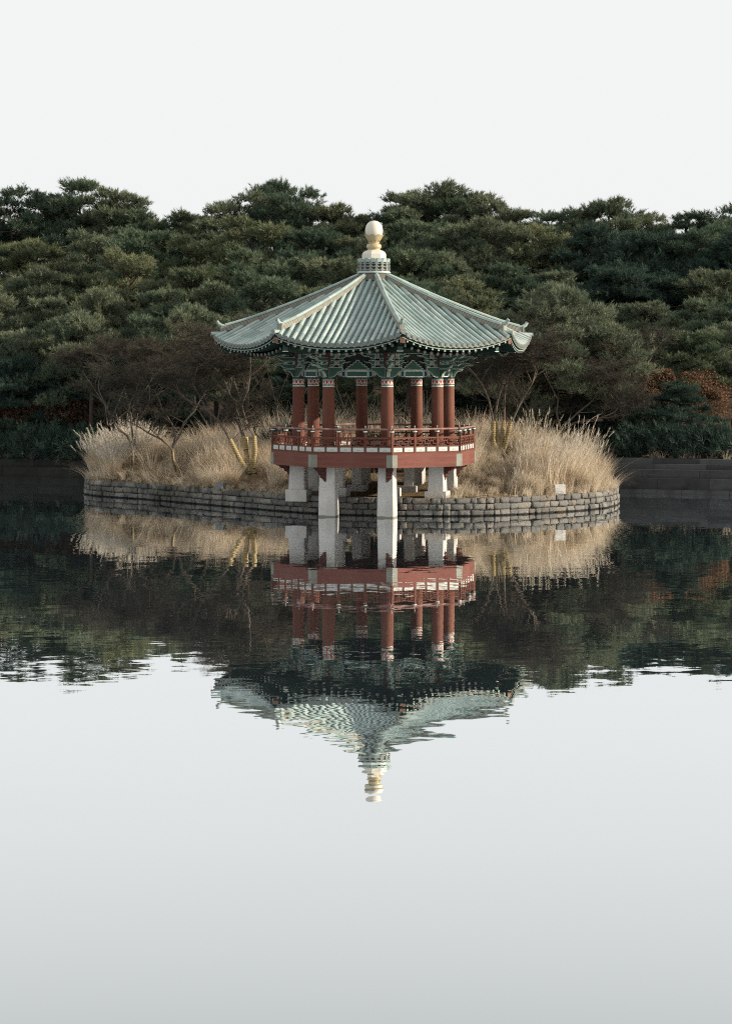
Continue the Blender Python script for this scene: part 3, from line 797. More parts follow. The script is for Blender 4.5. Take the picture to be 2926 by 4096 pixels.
# round tiles
def half_tube(m, p0, p1, r0, r1, n=7):
    p0, p1 = Vector(p0), Vector(p1); d = (p1 - p0).normalized(); s = Vector((1, 0, 0)); up = s.cross(d)
    if up.z < 0: up = -up
    o = len(m.v)
    for p, r in ((p0, r0), (p1, r1)):
        for i in range(n):
            a = R(-20) + R(220) * i / (n - 1); m.v.append(tuple(p + s * (r * math.cos(a)) + up * (r * math.sin(a))))
    for i in range(n - 1): m.face((o + i, o + i + 1, o + n + i + 1, o + n + i), True)
    q = len(m.v); m.v += m.v[o:o + 2 * n]
    m.face(tuple(q + n + i for i in range(n))); m.face(tuple(reversed([q + i for i in range(n)])))
segs = []; ends = []; panends = []
joined = MB().mat('tile')
for u in rows:
    amin = max(A0 + .03, abs(u) / T22 + .03); L = AE - amin
    ns = max(1, round(L / .47))
    for j in range(ns):
        a0 = lerp(amin, AE + .02, j / ns); a1 = lerp(amin, AE + .02, (j + 1) / ns)
        p0 = (u, -a0, rsurf(u, a0) + .012); p1 = (u, -a1, rsurf(u, min(a1, AE)) + .012)
        m = MB().mat('tile'); half_tube(m, p0, p1, .064, .068); segs.append(m.mesh('round_tile')); half_tube(joined, p0, p1, .064, .068)
    z = rsurf(u, AE) + .012
    m = MB().mat('tile_end'); m.tube([(u, -AE - .021, z), (u, -AE - .045, z - .008)], .074, 12); m.tube([(u, -AE - .046, z - .008), (u, -AE - .053, z - .01)], .05, 10); ends.append(m.mesh('tile_end'))
for i in range(len(rows) - 1):
    um = (rows[i] + rows[i + 1]) / 2; z = rsurf(um, AE)
    m = MB().mat('tile_end'); h = SP / 2 - .03
    m.extr([(um - h, z + .012), (um - h * .6, z - .03), (um, z - .045), (um + h * .6, z - .03), (um + h, z + .012), (um + h * .8, z - .06), (um, z - .085), (um - h * .8, z - .06)], AE + .014, AE + .03, lambda p, q, t: (p, -t, q)); panends.append(m.mesh('pan_end'))
jm = joined.mesh('round_tiles')
assert len(segs) * 3 <= 300, len(segs)
for k in range(8):
    rf = link('roof_slope', panm, pav, rz=FK[k])
    if k in (0, 1, 7):
        for s in segs: link('round_tile', s, rf)
    else: link('round_tiles', jm, rf, kind='stuff')
    for s in ends: link('tile_end', s, rf)
    for s in panends: link('pan_end', s, rf)
# eave boards, soffit, rafters (per face, following the lifted eave line)
def eave_strip(name, mat, ao, ai, dz0, dz1, nseg=24, extra=None):
    m = MB().mat(mat); n = nseg + 1
    for i in range(n):
        q = -1 + 2 * i / nseg
        for a, dz in ((ao, dz0), (ao, dz1), (ai, dz1), (ai, dz0)):
            w = a * T22 - .002; u = q * w; m.v.append((u, -a, rsurf(q * WE, AE) + dz))
    for i in range(nseg):
        b = i * 4
        for j in range(4): m.face((b + j, b + (j + 1) % 4, b + 4 + (j + 1) % 4, b + 4 + j))
    m.face((3, 2, 1, 0)); b = nseg * 4; m.face((b, b + 1, b + 2, b + 3)); return m.mesh(name)
ev1 = eave_strip('eave_board', 'dgreen', AE - .03, AE - .16, -.135, -.06); ev2 = eave_strip('eave_line', 'pale', AE - .022, AE - .031, -.14, -.118)
ev3 = eave_strip('inner_eave_board', 'dgreen', AE - .52, AE - .62, -.175, -.11)
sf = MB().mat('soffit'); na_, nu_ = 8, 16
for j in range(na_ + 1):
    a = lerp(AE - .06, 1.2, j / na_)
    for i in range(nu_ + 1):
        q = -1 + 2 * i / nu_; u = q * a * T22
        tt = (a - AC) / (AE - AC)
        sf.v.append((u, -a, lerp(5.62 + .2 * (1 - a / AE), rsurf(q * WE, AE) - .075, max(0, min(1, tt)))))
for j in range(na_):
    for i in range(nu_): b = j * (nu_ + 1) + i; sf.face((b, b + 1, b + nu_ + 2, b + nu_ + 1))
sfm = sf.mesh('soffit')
fl, rr = [], []
NF = 17
for i in range(NF):
    u = (i - (NF - 1) / 2) * (2 * WE / (NF + .7)); z = rsurf(u * 1.0, AE)
    m = MB(); ai = max(AE - 1.1, abs(u) / T22 + .05); h = .03
    if ai < AE - .2:
        m.mat('dgreen'); o = len(m.v); a1 = AE - .05
        zz = lambda a: z - .18 + (AE - a) * .10
        for a in (a1, ai): m.v += [(u - h, -a, zz(a) - h), (u + h, -a, zz(a) - h), (u + h, -a, zz(a) + h), (u - h, -a, zz(a) + h)]
        for j in range(4): m.face((o + j, o + (j + 1) % 4, o + 4 + (j + 1) % 4, o + 4 + j))
        m.face((o + 4, o + 5, o + 6, o + 7))
        m.mat('pale'); m.box(u - h + .001, u + h - .001, -a1 - .004, -a1 + .004, zz(a1) - h + .001, zz(a1) + h - .001); fl.append(m.mesh('flying_rafter'))
NRR = 14
for i in range(NRR):
    a1 = AE - .60; w = a1 * T22; u = (i - (NRR - 1) / 2) * (2 * w / (NRR + .8)); z = rsurf(u * AE / a1, AE) - .275
    ai = max(AC - .2, abs(u) / T22 + .05)
    if ai < a1 - .1:
        m = MB().mat('dgreen'); m.tube([(u, -a1, z), (u, -ai, z + (a1 - ai) * .2)], .055, 10); m.mat('flower'); m.disc((u, -a1 - .004, z), (0, -1, -.2), .054, 10); rr.append(m.mesh('round_rafter'))
for k in range(8):
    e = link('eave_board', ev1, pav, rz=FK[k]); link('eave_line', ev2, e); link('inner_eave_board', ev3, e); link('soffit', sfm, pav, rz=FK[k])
    for m in fl: link('flying_rafter', m, e)
    for m in rr: link('round_rafter', m, e)
# corner rafters
zc = rsurf(WE, AE)
cr = MB().mat('dgreen'); 
cr.extr([(2.5, 5.52), (2.5, 5.34), (4.2, 5.26), (4.75, 5.33), (4.80, 5.45), (4.6, 5.55)], -.075, .075, lambda p, q, t: (t, -p, q))
crm = cr.mesh('corner_rafter')
cr2 = MB().mat('dgreen'); cr2.extr([(3.9, 5.60), (3.9, 5.48), (4.7, 5.48), (REAVE - .12, 5.60), (REAVE - .07, 5.78), (4.7, 5.66)], -.07, .07, lambda p, q, t: (t, -p, q))
cr2.mat('brown'); cr2.box(-.085, .085, -REAVE + .055, -REAVE + .08, 5.58, 5.79); cr2.mat('pale'); cr2.box(-.005, .095, -REAVE + .078, -REAVE + .10, 5.565, 5.58); crm2 = cr2.mesh('flying_corner_rafter')
cr3 = MB().mat('green'); cr3.box(-.085, .085, -4.83, -4.80, 5.34, 5.47); cr3.mat('white'); cr3.box(-.10, .10, -4.82, -4.78, 5.315, 5.335); crm3 = cr3.mesh('corner_rafter_end')
for k in range(8):
    c = link('corner_rafter', crm, pav, rz=CK[k]); link('flying_corner_rafter', crm2, c); link('corner_rafter_end', crm3, c)
# hip ridges
def zr(r): return rsurf(r * C22 * T22, r * C22)
RR0, RR1 = .46, 5.06; NRS = 22
rl = [lerp(RR0, RR1, i / NRS) for i in range(NRS + 1)]
def ridge_lift(r): return .05 * max(0, (r - 4.2)) ** 1.5
def loft(mat, w, h0, h1, name):
    m = MB().mat(mat)
    for r in rl:
        z = zr(r) + ridge_lift(r)
        m.v += [(-w, -r, z + h0), (w, -r, z + h0), (w, -r, z + h1), (-w, -r, z + h1)]
    for i in range(NRS):
        b = i * 4
        for j in range(4): m.face((b + (j + 1) % 4, b + j, b + 4 + j, b + 4 + (j + 1) % 4))
    m.face((0, 1, 2, 3)); b = NRS * 4; m.face((b + 3, b + 2, b + 1, b)); return m.mesh(name)
lay = [('tile_dark', .05, -.10, .191)] + [('tile_edge', .070, .0 + .038 * i, .026 + .038 * i) for i in range(4)] + [('tile', .077, .164, .192)]
laym = [loft(*l, 'ridge_layer') for l in lay]
caps = []
nc = 13
for i in range(nc):
    r0, r1 = lerp(RR0, RR1 - .1, i / nc), lerp(RR0, RR1 - .1, (i + 1) / nc)
    m = MB().mat('tile'); half_tube(m, (0, -r0, zr(r0) + ridge_lift(r0) + .194), (0, -r1, zr(r1) + ridge_lift(r1) + .194), .050, .053, 8); caps.append(m.mesh('ridge_cap'))
zz = zr(RR1) + ridge_lift(RR1)
curl = MB().mat('tile'); curl.tube([(0, -RR1 + .12, zz + .18), (0, -RR1 - .02, zz + .19), (0, -RR1 - .12, zz + .25), (0, -RR1 - .17, zz + .33)], [.058, .066, .064, .055], 10)
curl.mat('tile_end'); curl.tube([(0, -RR1 - .166, zz + .318), (0, -RR1 - .19, zz + .345)], .057, 10); curlm = curl.mesh('ridge_curl')
ep = MB().mat('tile_end'); 
ep.extr([(-.09, zz - .06), (.09, zz - .06), (.10, zz + .19), (.075, zz + .215), (-.075, zz + .215), (-.10, zz + .19)], RR1 + .003, RR1 + .05, lambda p, q, t: (p, -t, q))
ep.mat('tile_edge'); ep.extr([(-.07, zz), (.07, zz), (.08, zz + .16), (-.08, zz + .16)], RR1 + .051, RR1 + .062, lambda p, q, t: (p, -t, q)); epm = ep.mesh('ridge_end_tile')
tailt = MB().mat('tile'); half_tube(tailt, (0, -RR1 - .06, zr(RR1 + .05) - .01), (0, -REAVE - .06, zc + .05), .07, .075, 8); tailt.mat('tile_end')
tailt.tube([(0, -REAVE - .061, zc + .05), (0, -REAVE - .085, zc + .052)], .078, 12); tailm = tailt.mesh('hip_end_tile')
for k in range(8):
    rg = link('hip_ridge', laym[0], pav, rz=CK[k])
    for l in laym[1:]: link('ridge_layer', l, rg)
    for c in caps: link('ridge_cap', c, rg)
    link('ridge_curl', curlm, rg); link('ridge_end_tile', epm, rg); link('hip_end_tile', tailm, rg)
# tile drum and finial
ND = 16
dr = MB().mat('tile_dark'); dr.lathe([(.60, 7.72), (.50, 7.98), (.43, 8.02), (.43, 8.36)], 24); dr.mat('tile'); dr.lathe([(.545, 7.955), (.56, 7.985), (.53, 8.02)], 24)
drum = link('tile_drum', dr.mesh('tile_drum'), pav)
de = MB().mat('tile_end'); de.tube([(0, -.42, 0), (0, -.515, 0), (0, -.53, -.003)], [.052, .058, .058], 10); dem = de.mesh('drum_end_tile')
ds = MB().mat('tile_end'); t_ = math.pi / ND
ds.extr([(-.10, .03), (-.05, -.008), (.05, -.008), (.10, .03), (.085, -.015), (.045, -.05), (-.045, -.05), (-.085, -.015)], .42, .50, lambda p, q, t: (p, -t, q)); dsm = ds.mesh('drum_pan_tile')
dt = MB().mat('tile'); half_tube(dt, (0, -.30, 8.49), (0, -.53, 8.455), .088, .096, 8); dtm = dt.mesh('drum_top_tile')
for i in range(ND):
    a = 2 * math.pi * i / ND
    for j, z in enumerate((8.075, 8.18, 8.285)):
        link('drum_end_tile', dem, drum, (0, 0, z), a); link('drum_pan_tile', dsm, drum, (0, 0, z + .015), a + t_)
    link('drum_top_tile', dtm, drum, (0, 0, -.105), a + t_)
fin = MB().mat('ivory'); fin.lathe([(.41, 8.42), (.41, 8.60), (.40, 8.61), (.37, 8.66), (.30, 8.71), (.21, 8.735)], 8, a0=R(0), sm=False)
fino = link('finial', fin.mesh('finial_base'), pav)
pf = MB().mat('gold')
pf.lathe([(.20, 8.73), (.205, 8.765), (.19, 8.77), (.225, 8.785), (.247, 8.82), (.25, 8.86), (.235, 8.91), (.20, 8.94), (.165, 8.95), (.16, 8.965), (.185, 8.975), (.19, 8.995), (.17, 9.01), (.12, 9.02)], 32)
link('bulb_ring', pf.mesh('bulb_ring'), fino)
ball = MB().mat('ivory'); ball.lathe([(.12, 9.0), (.20, 9.08), (.265, 9.2), (.292, 9.32), (.296, 9.39), (.288, 9.46), (.262, 9.55), (.22, 9.62), (.16, 9.675), (.09, 9.705), (.03, 9.716), (.002, 9.718)], 32); link('jewel', ball.mesh('jewel'), fino)
pet = MB().mat('gold')
for (u, s) in ((0, 0),):
    n_ = 7
    prof = [(.17, 9.0, .03), (.225, 9.07, .09), (.275, 9.15, .125), (.31, 9.215, .09), (.335, 9.25, .02)]
    for i, (r, z, wd) in enumerate(prof):
        for q in (-1, -.5, 0, .5, 1): 
            ang = q * wd / r; rr_ = r - .012 * (1 - abs(q)) * 0; pet.v.append((rr_ * math.sin(ang), -rr_ * math.cos(ang), z))
    for i in range(len(prof) - 1):
        for j in range(4): b = i * 5 + j; pet.face((b, b + 1, b + 6, b + 5), True)
petm = pet.mesh('lotus_petal')
for i in range(8): link('lotus_petal', petm, fino, rz=R(45 * i))

# ------------------------------------------------------------------ vegetation generators
def frames(d):
    d = d / np.linalg.norm(d, axis=1, keepdims=True)
    a = np.cross(d, np.array([0.31, 0.17, 0.93])); a /= np.linalg.norm(a, axis=1, keepdims=True) + 1e-9
    return d, a, np.cross(d, a)
def blades(P0, D, L, Wd, tint, rg):
    """single-triangle blades"""
    n = len(P0); s = np.cross(D, rg.normal(size=(n, 3))); s /= np.linalg.norm(s, axis=1, keepdims=True) + 1e-9
    V = np.empty((n, 3, 3)); V[:, 0] = P0 - s * Wd[:, None]; V[:, 1] = P0 + s * Wd[:, None]; V[:, 2] = P0 + D * L[:, None]
    return V.reshape(-1, 3), np.repeat(tint, 3)
def tufts(pos, axis, size, tint, rg, B=20, width=.012, needle=.21, shoot=.30):
    n = len(pos); d, a, b = frames(axis)
    k = rg.uniform(0, 1, (n, B)); ph = rg.uniform(0, 2 * np.pi, (n, B)); op = rg.uniform(.45, 1.15, (n, B)) * (1.15 - .6 * k)
    P0 = pos[:, None] + d[:, None] * (k * shoot * size[:, None])[..., None]
    D = d[:, None] * np.cos(op)[..., None] + (a[:, None] * np.cos(ph)[..., None] + b[:, None] * np.sin(ph)[..., None]) * np.sin(op)[..., None]
    L = (needle * rg.uniform(.7, 1.15, (n, B)) * size[:, None]).ravel()
    return blades(P0.reshape(-1, 3), D.reshape(-1, 3), L, (width * rg.uniform(.7, 1.2, (n, B)) * size[:, None]).ravel(), np.repeat(tint, B), rg)
def tube_np(m, pts, rad, n=5): m.tube(pts, rad, n, cap=False)

def make_pine(seed, H=8.0, pads=28, spread=2.7, base=.22, per=150, leafw=.0155, upright=.65, flat=.6):
    """returns (trunk mesh, crown mesh) of a pine H tall standing at the origin"""
    rg = np.random.default_rng(seed); r = random.Random(seed)
    tm = MB().mat('trunk')
    lean = (r.uniform(-.06, .06), r.uniform(-.06, .06)); bend = r.uniform(-.3, .3)
    def tp(t): return Vector((lean[0] * H * t + bend * math.sin(t * 3), lean[1] * H * t + .2 * math.sin(t * 4 + seed), H * .93 * t))
    pts = [tp(i / 8) for i in range(9)]; tm.tube(pts, [lerp(.17, .03, i / 8) for i in range(9)], 7)
    PV, PT = [], []
    Ps, As, Ss, Ts = [], [], [], []
    for i in range(pads):
        t = base + (1 - base) * ((i + .5) / pads) ** .8
        env = math.sin(min(1, (1 - (t - base) / (1 - base)) * 1.25 + .10) * math.pi / 2) ** .8
        ang = i * 2.399 + r.uniform(-.5, .5)
        rad = spread * env * r.uniform(.3, 1.08)
        c0 = tp(min(1, t * .95)); c = Vector((c0.x + rad * math.cos(ang), c0.y + rad * math.sin(ang), H * t * .97 + r.uniform(-.2, .35) - .08 * rad))
        if rad > .3:
            mid = c0.lerp(c, .5) + Vector((0, 0, -.12)); tm.tube([c0, mid, c - Vector((0, 0, .1))], [.055, .04, .018], 4, cap=False)
        tb = r.uniform(0, .5); pr = r.uniform(.6, 1.25) * (1.0 if t < .8 else .7); nc_ = max(5, int(per * .115 * pr * pr))
        for q in range(nc_):
            u = r.uniform(0, 6.283); v = math.sqrt(r.random()); lob = 1 + .22 * math.sin(3 * u + i) + .16 * math.sin(5 * u + 2 * i)
            cc = np.array([math.cos(u) * v * pr * lob, math.sin(u) * v * pr * lob, math.sqrt(max(0, 1 - v * v)) * pr * flat * r.uniform(.5, 1.15) + r.uniform(-.1, .1)])
            n = r.randint(8, 12); dv = rg.normal(size=(n, 3)); dv[:, 2] = np.abs(dv[:, 2]) * .9 + .15; dv /= np.linalg.norm(dv, axis=1, keepdims=True)
            out = np.array([math.cos(u) * v * .5 + .25 * math.cos(ang), math.sin(u) * v * .5 + .25 * math.sin(ang), upright * .8])
            cr_ = r.uniform(.10, .22); Ps.append(cc[None] + dv * cr_ + np.array(c)); As.append(dv * .75 + out[None]); k = r.uniform(.85, 1.3)
            Ss.append(rg.uniform(.8, 1.15, n) * k); Ts.append(np.clip(tb + r.uniform(0, .35) + rg.uniform(0, .2, n), 0, 1))
        for q in range(r.randint(3, 6)):
            az = ang + r.gauss(0, 1.0); el = r.uniform(.1, 1.2)
            d = np.array([math.cos(az) * math.cos(el), math.sin(az) * math.cos(el), math.sin(el)]); L = pr * r.uniform(.8, 1.35) * (1.0 if el < .8 else .75)
            n = 7; k = np.linspace(.35, 1.0, n)
            loc = d[None] * (k * L)[:, None] + rg.normal(0, .06, (n, 3)); loc[:, 2] += .12 * (k * L) ** 2
            ax = np.repeat(d[None], n, 0) * .8 + rg.normal(0, .25, (n, 3)); ax[:, 2] += upright
            Ps.append(loc + np.array(c)); As.append(ax); Ss.append(rg.uniform(.9, 1.35, n)); Ts.append(np.clip(tb + rg.uniform(.1, .5, n), 0, 1))
            tm.tube([c - Vector((0, 0, .1)), c + Vector(d * L * .9)], [.018, .006], 3, cap=False)
    # leading shoots standing above the crown
    V, tt = tufts(np.concatenate(Ps), np.concatenate(As), np.concatenate(Ss), np.concatenate(Ts), rg, B=20, width=leafw, needle=.22, shoot=.34)
    T = np.arange(len(V)).reshape(-1, 3)
    return tm.mesh('pine_trunk'), (V, T, tt)

def pine_protos(mat, specs):
    out = []
    for kw in specs:
        tr, (V, T, tt) = make_pine(**kw); out.append((tr, tri_mesh('pine_crown', V, T, M[mat], tt), kw.get('H', 8.0), kw.get('spread', 2.7)))
    return out
PR = pine_protos('needle', [dict(seed=1), dict(seed=2, pads=30, spread=3.2, flat=.44), dict(seed=3, pads=22, spread=2.3, upright=.9), dict(seed=4, pads=32, spread=3.3, base=.15, flat=.46), dict(seed=5, pads=24, spread=2.6, base=.3, upright=.85, flat=.6), dict(seed=6, pads=20, spread=3.0, base=.36, flat=.44)])
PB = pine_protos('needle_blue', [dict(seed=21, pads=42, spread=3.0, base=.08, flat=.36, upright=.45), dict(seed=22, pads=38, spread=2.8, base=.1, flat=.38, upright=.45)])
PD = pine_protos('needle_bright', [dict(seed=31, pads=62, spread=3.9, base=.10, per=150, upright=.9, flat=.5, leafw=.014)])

def place_tree(proto, px, ytop, d, wscale, label, group, rz, zoff=0.0, name='pine_tree'):
    tr, cr, H, _ = proto; x = X(px, d); zb = (terrain(x, d) if bank_v(x, d) > 2 else gz(x, d)) - .1 + zoff
    zt = HC + (HOR - ytop) / F * d; k = max(.35, (zt - zb) / (H * 1.07))
    e = link(name, None, None, (x, d, zb), rz); wk = wscale * (.45 + .55 * min(1.3, k)); e.scale = (wk, wk, k)
    link('trunk', tr, e); link('crown', cr, e)
    return tag(e, label, 'pine tree', group)
ORD = ['first', 'second', 'third', 'fourth', 'fifth', 'sixth', 'seventh', 'eighth', 'ninth', 'tenth', 'eleventh', 'twelfth', 'thirteenth', 'fourteenth', 'fifteenth', 'sixteenth', 'seventeenth', 'eighteenth', 'nineteenth', 'twentieth', 'twenty-first', 'twenty-second', 'twenty-third', 'twenty-fourth', 'twenty-fifth', 'twenty-sixth', 'twenty-seventh', 'twenty-eighth']
rt = random.Random(99)
rows_ = [
 ('on the skyline', 'pines on the skyline', 149, PR, 1.28,
  [(-90, 800), (60, 770), (205, 790), (335, 715), (440, 745), (565, 838), (695, 850), (840, 848), (960, 795), (1085, 708), (1195, 780), (1310, 815), (1390, 850), (1600, 780), (1715, 742), (1840, 760), (1955, 762), (2075, 850), (2185, 862), (2300, 830), (2425, 796), (2540, 872), (2640, 900), (2760, 860), (2880, 838), (3000, 850)]),
 ('in the upper row below the skyline', 'pines of the upper row', 130, PR, 1.22,
  [(-60, 930), (150, 960), (380, 930), (600, 905), (820, 950), (1030, 890), (1230, 905), (1420, 925), (1640, 880), (1830, 885), (2010, 895), (2200, 915), (2400, 890), (2580, 925), (2780, 915), (2960, 910)]),
 ('in the middle row of the hillside', 'pines of the middle row', 113, PR, 1.12,
  [(-80, 1080), (130, 1060), (330, 1090), (540, 1020), (760, 1060), (960, 1010), (1180, 1030), (1370, 1010), (1600, 1000), (1800, 1010), (2000, 1050), (2230, 1080), (2440, 1060), (2640, 1080), (2860, 1060)]),
 ('in the lower row of the hillside', 'pines of the lower row', 100, PR, 1.03,
  [(0, 1200), (220, 1180), (430, 1150), (660, 1170), (880, 1130), (1080, 1110), (1290, 1130), (1680, 1120), (1900, 1140), (2120, 1200), (2330, 1230), (2560, 1210), (2770, 1200), (2960, 1180)]),
 ('at the foot of the hillside', 'pines at the foot of the hill', 90, PR, .93,
  [(-90, 1330), (120, 1300), (330, 1240), (560, 1270), (790, 1240), (1010, 1250), (1290, 1330), (1560, 1330), (1760, 1290), (1960, 1300), (2500, 1360), (2720, 1320), (2930, 1300)]),
]
for phrase, grp, d0, protos, ws, lst in rows_:
    for i, (px, yt) in enumerate(lst):
        d = d0 + rt.uniform(-1.8, 1.8) + (CX - px) * (.0075 if d0 > 125 else .004 if d0 > 105 else .0012)
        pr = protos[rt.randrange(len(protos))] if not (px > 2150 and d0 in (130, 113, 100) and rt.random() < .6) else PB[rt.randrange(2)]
        place_tree(pr, px, yt + rt.uniform(-12, 12), d, ws * rt.uniform(.85, 1.12), f'pine {phrase}, {ORD[i]} from the left edge', grp, rt.uniform(0, 6.28))
place_tree(PD[0], 2230, 1150, 83.6, 1.08, 'broad sunlit pine with upright shoots behind the right roof corner', 'single pines', 1.3)
place_tree(PB[0], 2480, 1500, 83.0, .72, 'low bluish pine bush at the bank beside the stepped embankment', 'single pines', .6)
place_tree(PB[1], 2330, 1560, 82.8, .66, 'low dark pine bush behind the tawny grass and bare branches', 'single pines', 2.6)
place_tree(PB[0], 2700, 1560, 82.0, .75, 'low pine bush above the granite steps at the far right', 'single pines', 3.6)
place_tree(PB[1], 640, 1415, 88.5, .85, 'low bluish pine bush behind the bare trees and silver grass', 'single pines', .2)
place_tree(PB[0], 330, 1400, 90.5, .85, 'dark low pine at the left behind the leafless tree', 'single pines', 4.0)
place_tree(PB[1], 80, 1420, 90.5, .85, 'dark low pine at the left edge above the embankment', 'single pines', 5.0)
place_tree(PB[0], 1180, 1440, 88, .8, 'low dark pine behind the left columns of the pavilion', 'single pines', 5.3)
place_tree(PB[1], 1830, 1450, 86.0, .7, 'low dark pine behind the right columns of the pavilion', 'single pines', 1.9)

FRONT = []
def inside(x, y):
    """inside the peninsula outline"""
    c = False; pts = WP + [Vector((9, 95)), Vector((-11, 95))]; j = len(pts) - 1
    for i in range(len(pts)):
        a, b = pts[i], pts[j]
        if (a.y > y) != (b.y > y) and x < (b.x - a.x) * (y - a.y) / (b.y - a.y) + a.x: c = not c
        j = i
    return c
# bare trees
def bare_tree(seed, stems, crown_h, twig_n=6, depth=5, twig_len=.9, spread=.55, mat='twig', rmin=.0048):
    """stems: list of lists of local points (straw-wrapped lower stems continue as limbs)"""
    r = random.Random(seed); limbs = MB().mat('bark'); segs = []
    def grow(p, d, L, rad, lev):
        n = 3; pts = [p]
        for i in range(n):
            d = (d + Vector((r.gauss(0, .17), r.gauss(0, .17), r.gauss(.03, .12)))).normalized(); p = p + d * (L / n); pts.append(p)
        if rad > .012: limbs.tube(pts, [lerp(rad, rad * .66, i / n) for i in range(n + 1)], 5, cap=False)
        else:
            for i in range(n): segs.append((pts[i], pts[i + 1], lerp(rad, rad * .6, i / n), lerp(rad, rad * .6, (i + 1) / n)))
        if lev <= 0: return
        k = twig_n if lev <= 2 else 3
        for i in range(k):
            at = pts[-1] if (i == 0 or lev > 3 and i < 2) else pts[r.randrange(1, n + 1)]
            a = Vector((r.gauss(0, 1), r.gauss(0, 1), r.gauss(.15, .5))).normalized()
            nd = (d * (1 - spread) + a * spread * r.uniform(.8, 1.5) + Vector((0, 0, .10))).normalized()
            if at.z > crown_h * .9: nd.z = nd.z * .4
            grow(at, nd.normalized(), L * r.uniform(.6, .9), max(rmin, rad * r.uniform(.45, .62)), lev - 1)
    for pts, rad in stems:
        pts = [Vector(p) for p in pts]; limbs.tube(pts, [lerp(rad, rad * .7, i / (len(pts) - 1)) for i in range(len(pts))], 7, cap=False)
        for q in range(max(2, len(pts) // 2), len(pts) - 1):
            grow(pts[q], ((pts[q + 1] - pts[q]).normalized() * .5 + Vector((r.gauss(0, .6), r.gauss(0, .6), .1))).normalized(), twig_len * .8, rad * .42, max(2, depth - 2))
        grow(pts[-1], (pts[-1] - pts[-2]).normalized(), twig_len, rad * .62, depth)
        grow(pts[-1], ((pts[-1] - pts[-2]).normalized() + Vector((r.gauss(0, .6), r.gauss(0, .6), .1))).normalized(), twig_len, rad * .55, depth - 1)
    # twigs as thin three-sided prisms, vectorised
    A = np.array([s[0] for s in segs]); B = np.array([s[1] for s in segs]); r0 = np.array([s[2] for s in segs]); r1 = np.array([s[3] for s in segs])
    d, a, b = frames(B - A); n = len(A); V = np.empty((n, 6, 3))
    for j in range(3):
        q = 2 * math.pi * j / 3; o = a * math.cos(q) + b * math.sin(q)
        V[:, j] = A + o * r0[:, None]; V[:, 3 + j] = B + o * r1[:, None]
    base = (np.arange(n) * 6)[:, None]
    T = np.concatenate([base + np.array([[j, (j + 1) % 3, 3 + (j + 1) % 3]]) for j in range(3)] + [base + np.array([[j, 3 + (j + 1) % 3, 3 + j]]) for j in range(3)])
    tint = np.repeat(rng.uniform(0, 1, n), 6)
    return limbs.mesh('limbs'), tri_mesh('twigs', V.reshape(-1, 3), T, M[mat], tint)
def wrap_mesh(pts, r0, r1):
    m = MB().mat('straw'); m.tube(pts, [lerp(r0, r1, i / (len(pts) - 1)) for i in range(len(pts))], 12); return m.mesh('straw_wrap')
def put_bare(name, base_px, base_py, d, stems_px, rad, label, seed, crown_h, wraps=None, cat='tree', group='leafless trees on the peninsula', **kw):
    """stems given as pixel polylines read at the depth of the tree (+ a depth offset)"""
    if group.startswith('leafless'):
        for q in np.arange(69, 84, .1):
            bq = P(base_px, base_py, q)
            if inside(bq.x, q) and bq.z <= gz(bq.x, q) + .02: d = float(q); break
        print(name, base_px, 'stands at', round(d, 1)); FRONT.append((base_px, d))
    b = P(base_px, base_py, d); loc = Vector((b.x, d, gz(b.x, d) if bank_v(b.x, d) < 1.5 else terrain(b.x, d)))
    e = link(name, None, None, loc); tag(e, label, cat, group)
    st = []
    for pl, dd in stems_px:
        pts = [P(x, y, d + dd * i / max(1, len(pl) - 1)) - loc for i, (x, y) in enumerate(pl)]; st.append((pts, rad))
    lm, tw = bare_tree(seed, st, crown_h, **kw); link('limbs', lm, e); t = link('twigs', tw, e)
    for pl, dd in (wraps or []):
        pts = [P(x, y, d + dd * i / max(1, len(pl) - 1)) - loc for i, (x, y) in enumerate(pl)]
        link('straw_wrap', wrap_mesh(pts, rad * 2.1, rad * 1.6), e)
    return e
put_bare('bare_tree', 530, 1890, 79, [([(530, 1890), (528, 1850), (527, 1790), (510, 1745), (470, 1710), (430, 1640)], -.6), ([(527, 1790), (530, 1740), (525, 1690), (515, 1620)], .5), ([(527, 1790), (545, 1745), (548, 1690), (590, 1620)], .3)], .046,
         'leafless small tree with one short straw-wrapped trunk among white plumes', 41, 3.4, [([(530, 1890), (528, 1850), (527, 1793)], 0)], depth=5, twig_len=.85, spread=.5)
put_bare('bare_tree', 700, 1905, 78, [([(708, 1905), (700, 1870), (690, 1840), (688, 1798), (650, 1760), (590, 1730)], -.5), ([(688, 1798), (700, 1750), (690, 1700), (650, 1640)], .5), ([(690, 1790), (720, 1740), (735, 1690), (780, 1640)], .2)], .046,
         'leafless tree with one tapering straw-wrapped trunk, its dark limbs spreading low', 42, 3.2, [([(708, 1905), (700, 1870), (690, 1840), (687, 1798)], 0)], depth=5, twig_len=.85, spread=.55)
put_bare('bare_tree', 1005, 1900, 78, [([(1000, 1890), (960, 1850), (920, 1760), (880, 1690), (820, 1630)], -.7), ([(1010, 1895), (985, 1850), (982, 1750), (960, 1680), (930, 1600)], .4), ([(985, 1800), (972, 1750), (945, 1670), (960, 1590), (940, 1540)], .8), ([(1012, 1880), (1018, 1800), (1016, 1745), (985, 1690), (965, 1620), (990, 1560), (1000, 1500)], -.2)], .05,
         'leafless tree with several curved straw-wrapped stems beside the pavilion deck', 43, 4.0, [([(1000, 1890), (965, 1850), (940, 1800), (918, 1755)], -.35), ([(1018, 1893), (990, 1860), (984, 1800), (984, 1747)], .1), ([(984, 1800), (976, 1775), (971, 1750)], .2), ([(1010, 1870), (1018, 1800), (1017, 1743)], -.1)], depth=6, twig_len=.95, spread=.52)
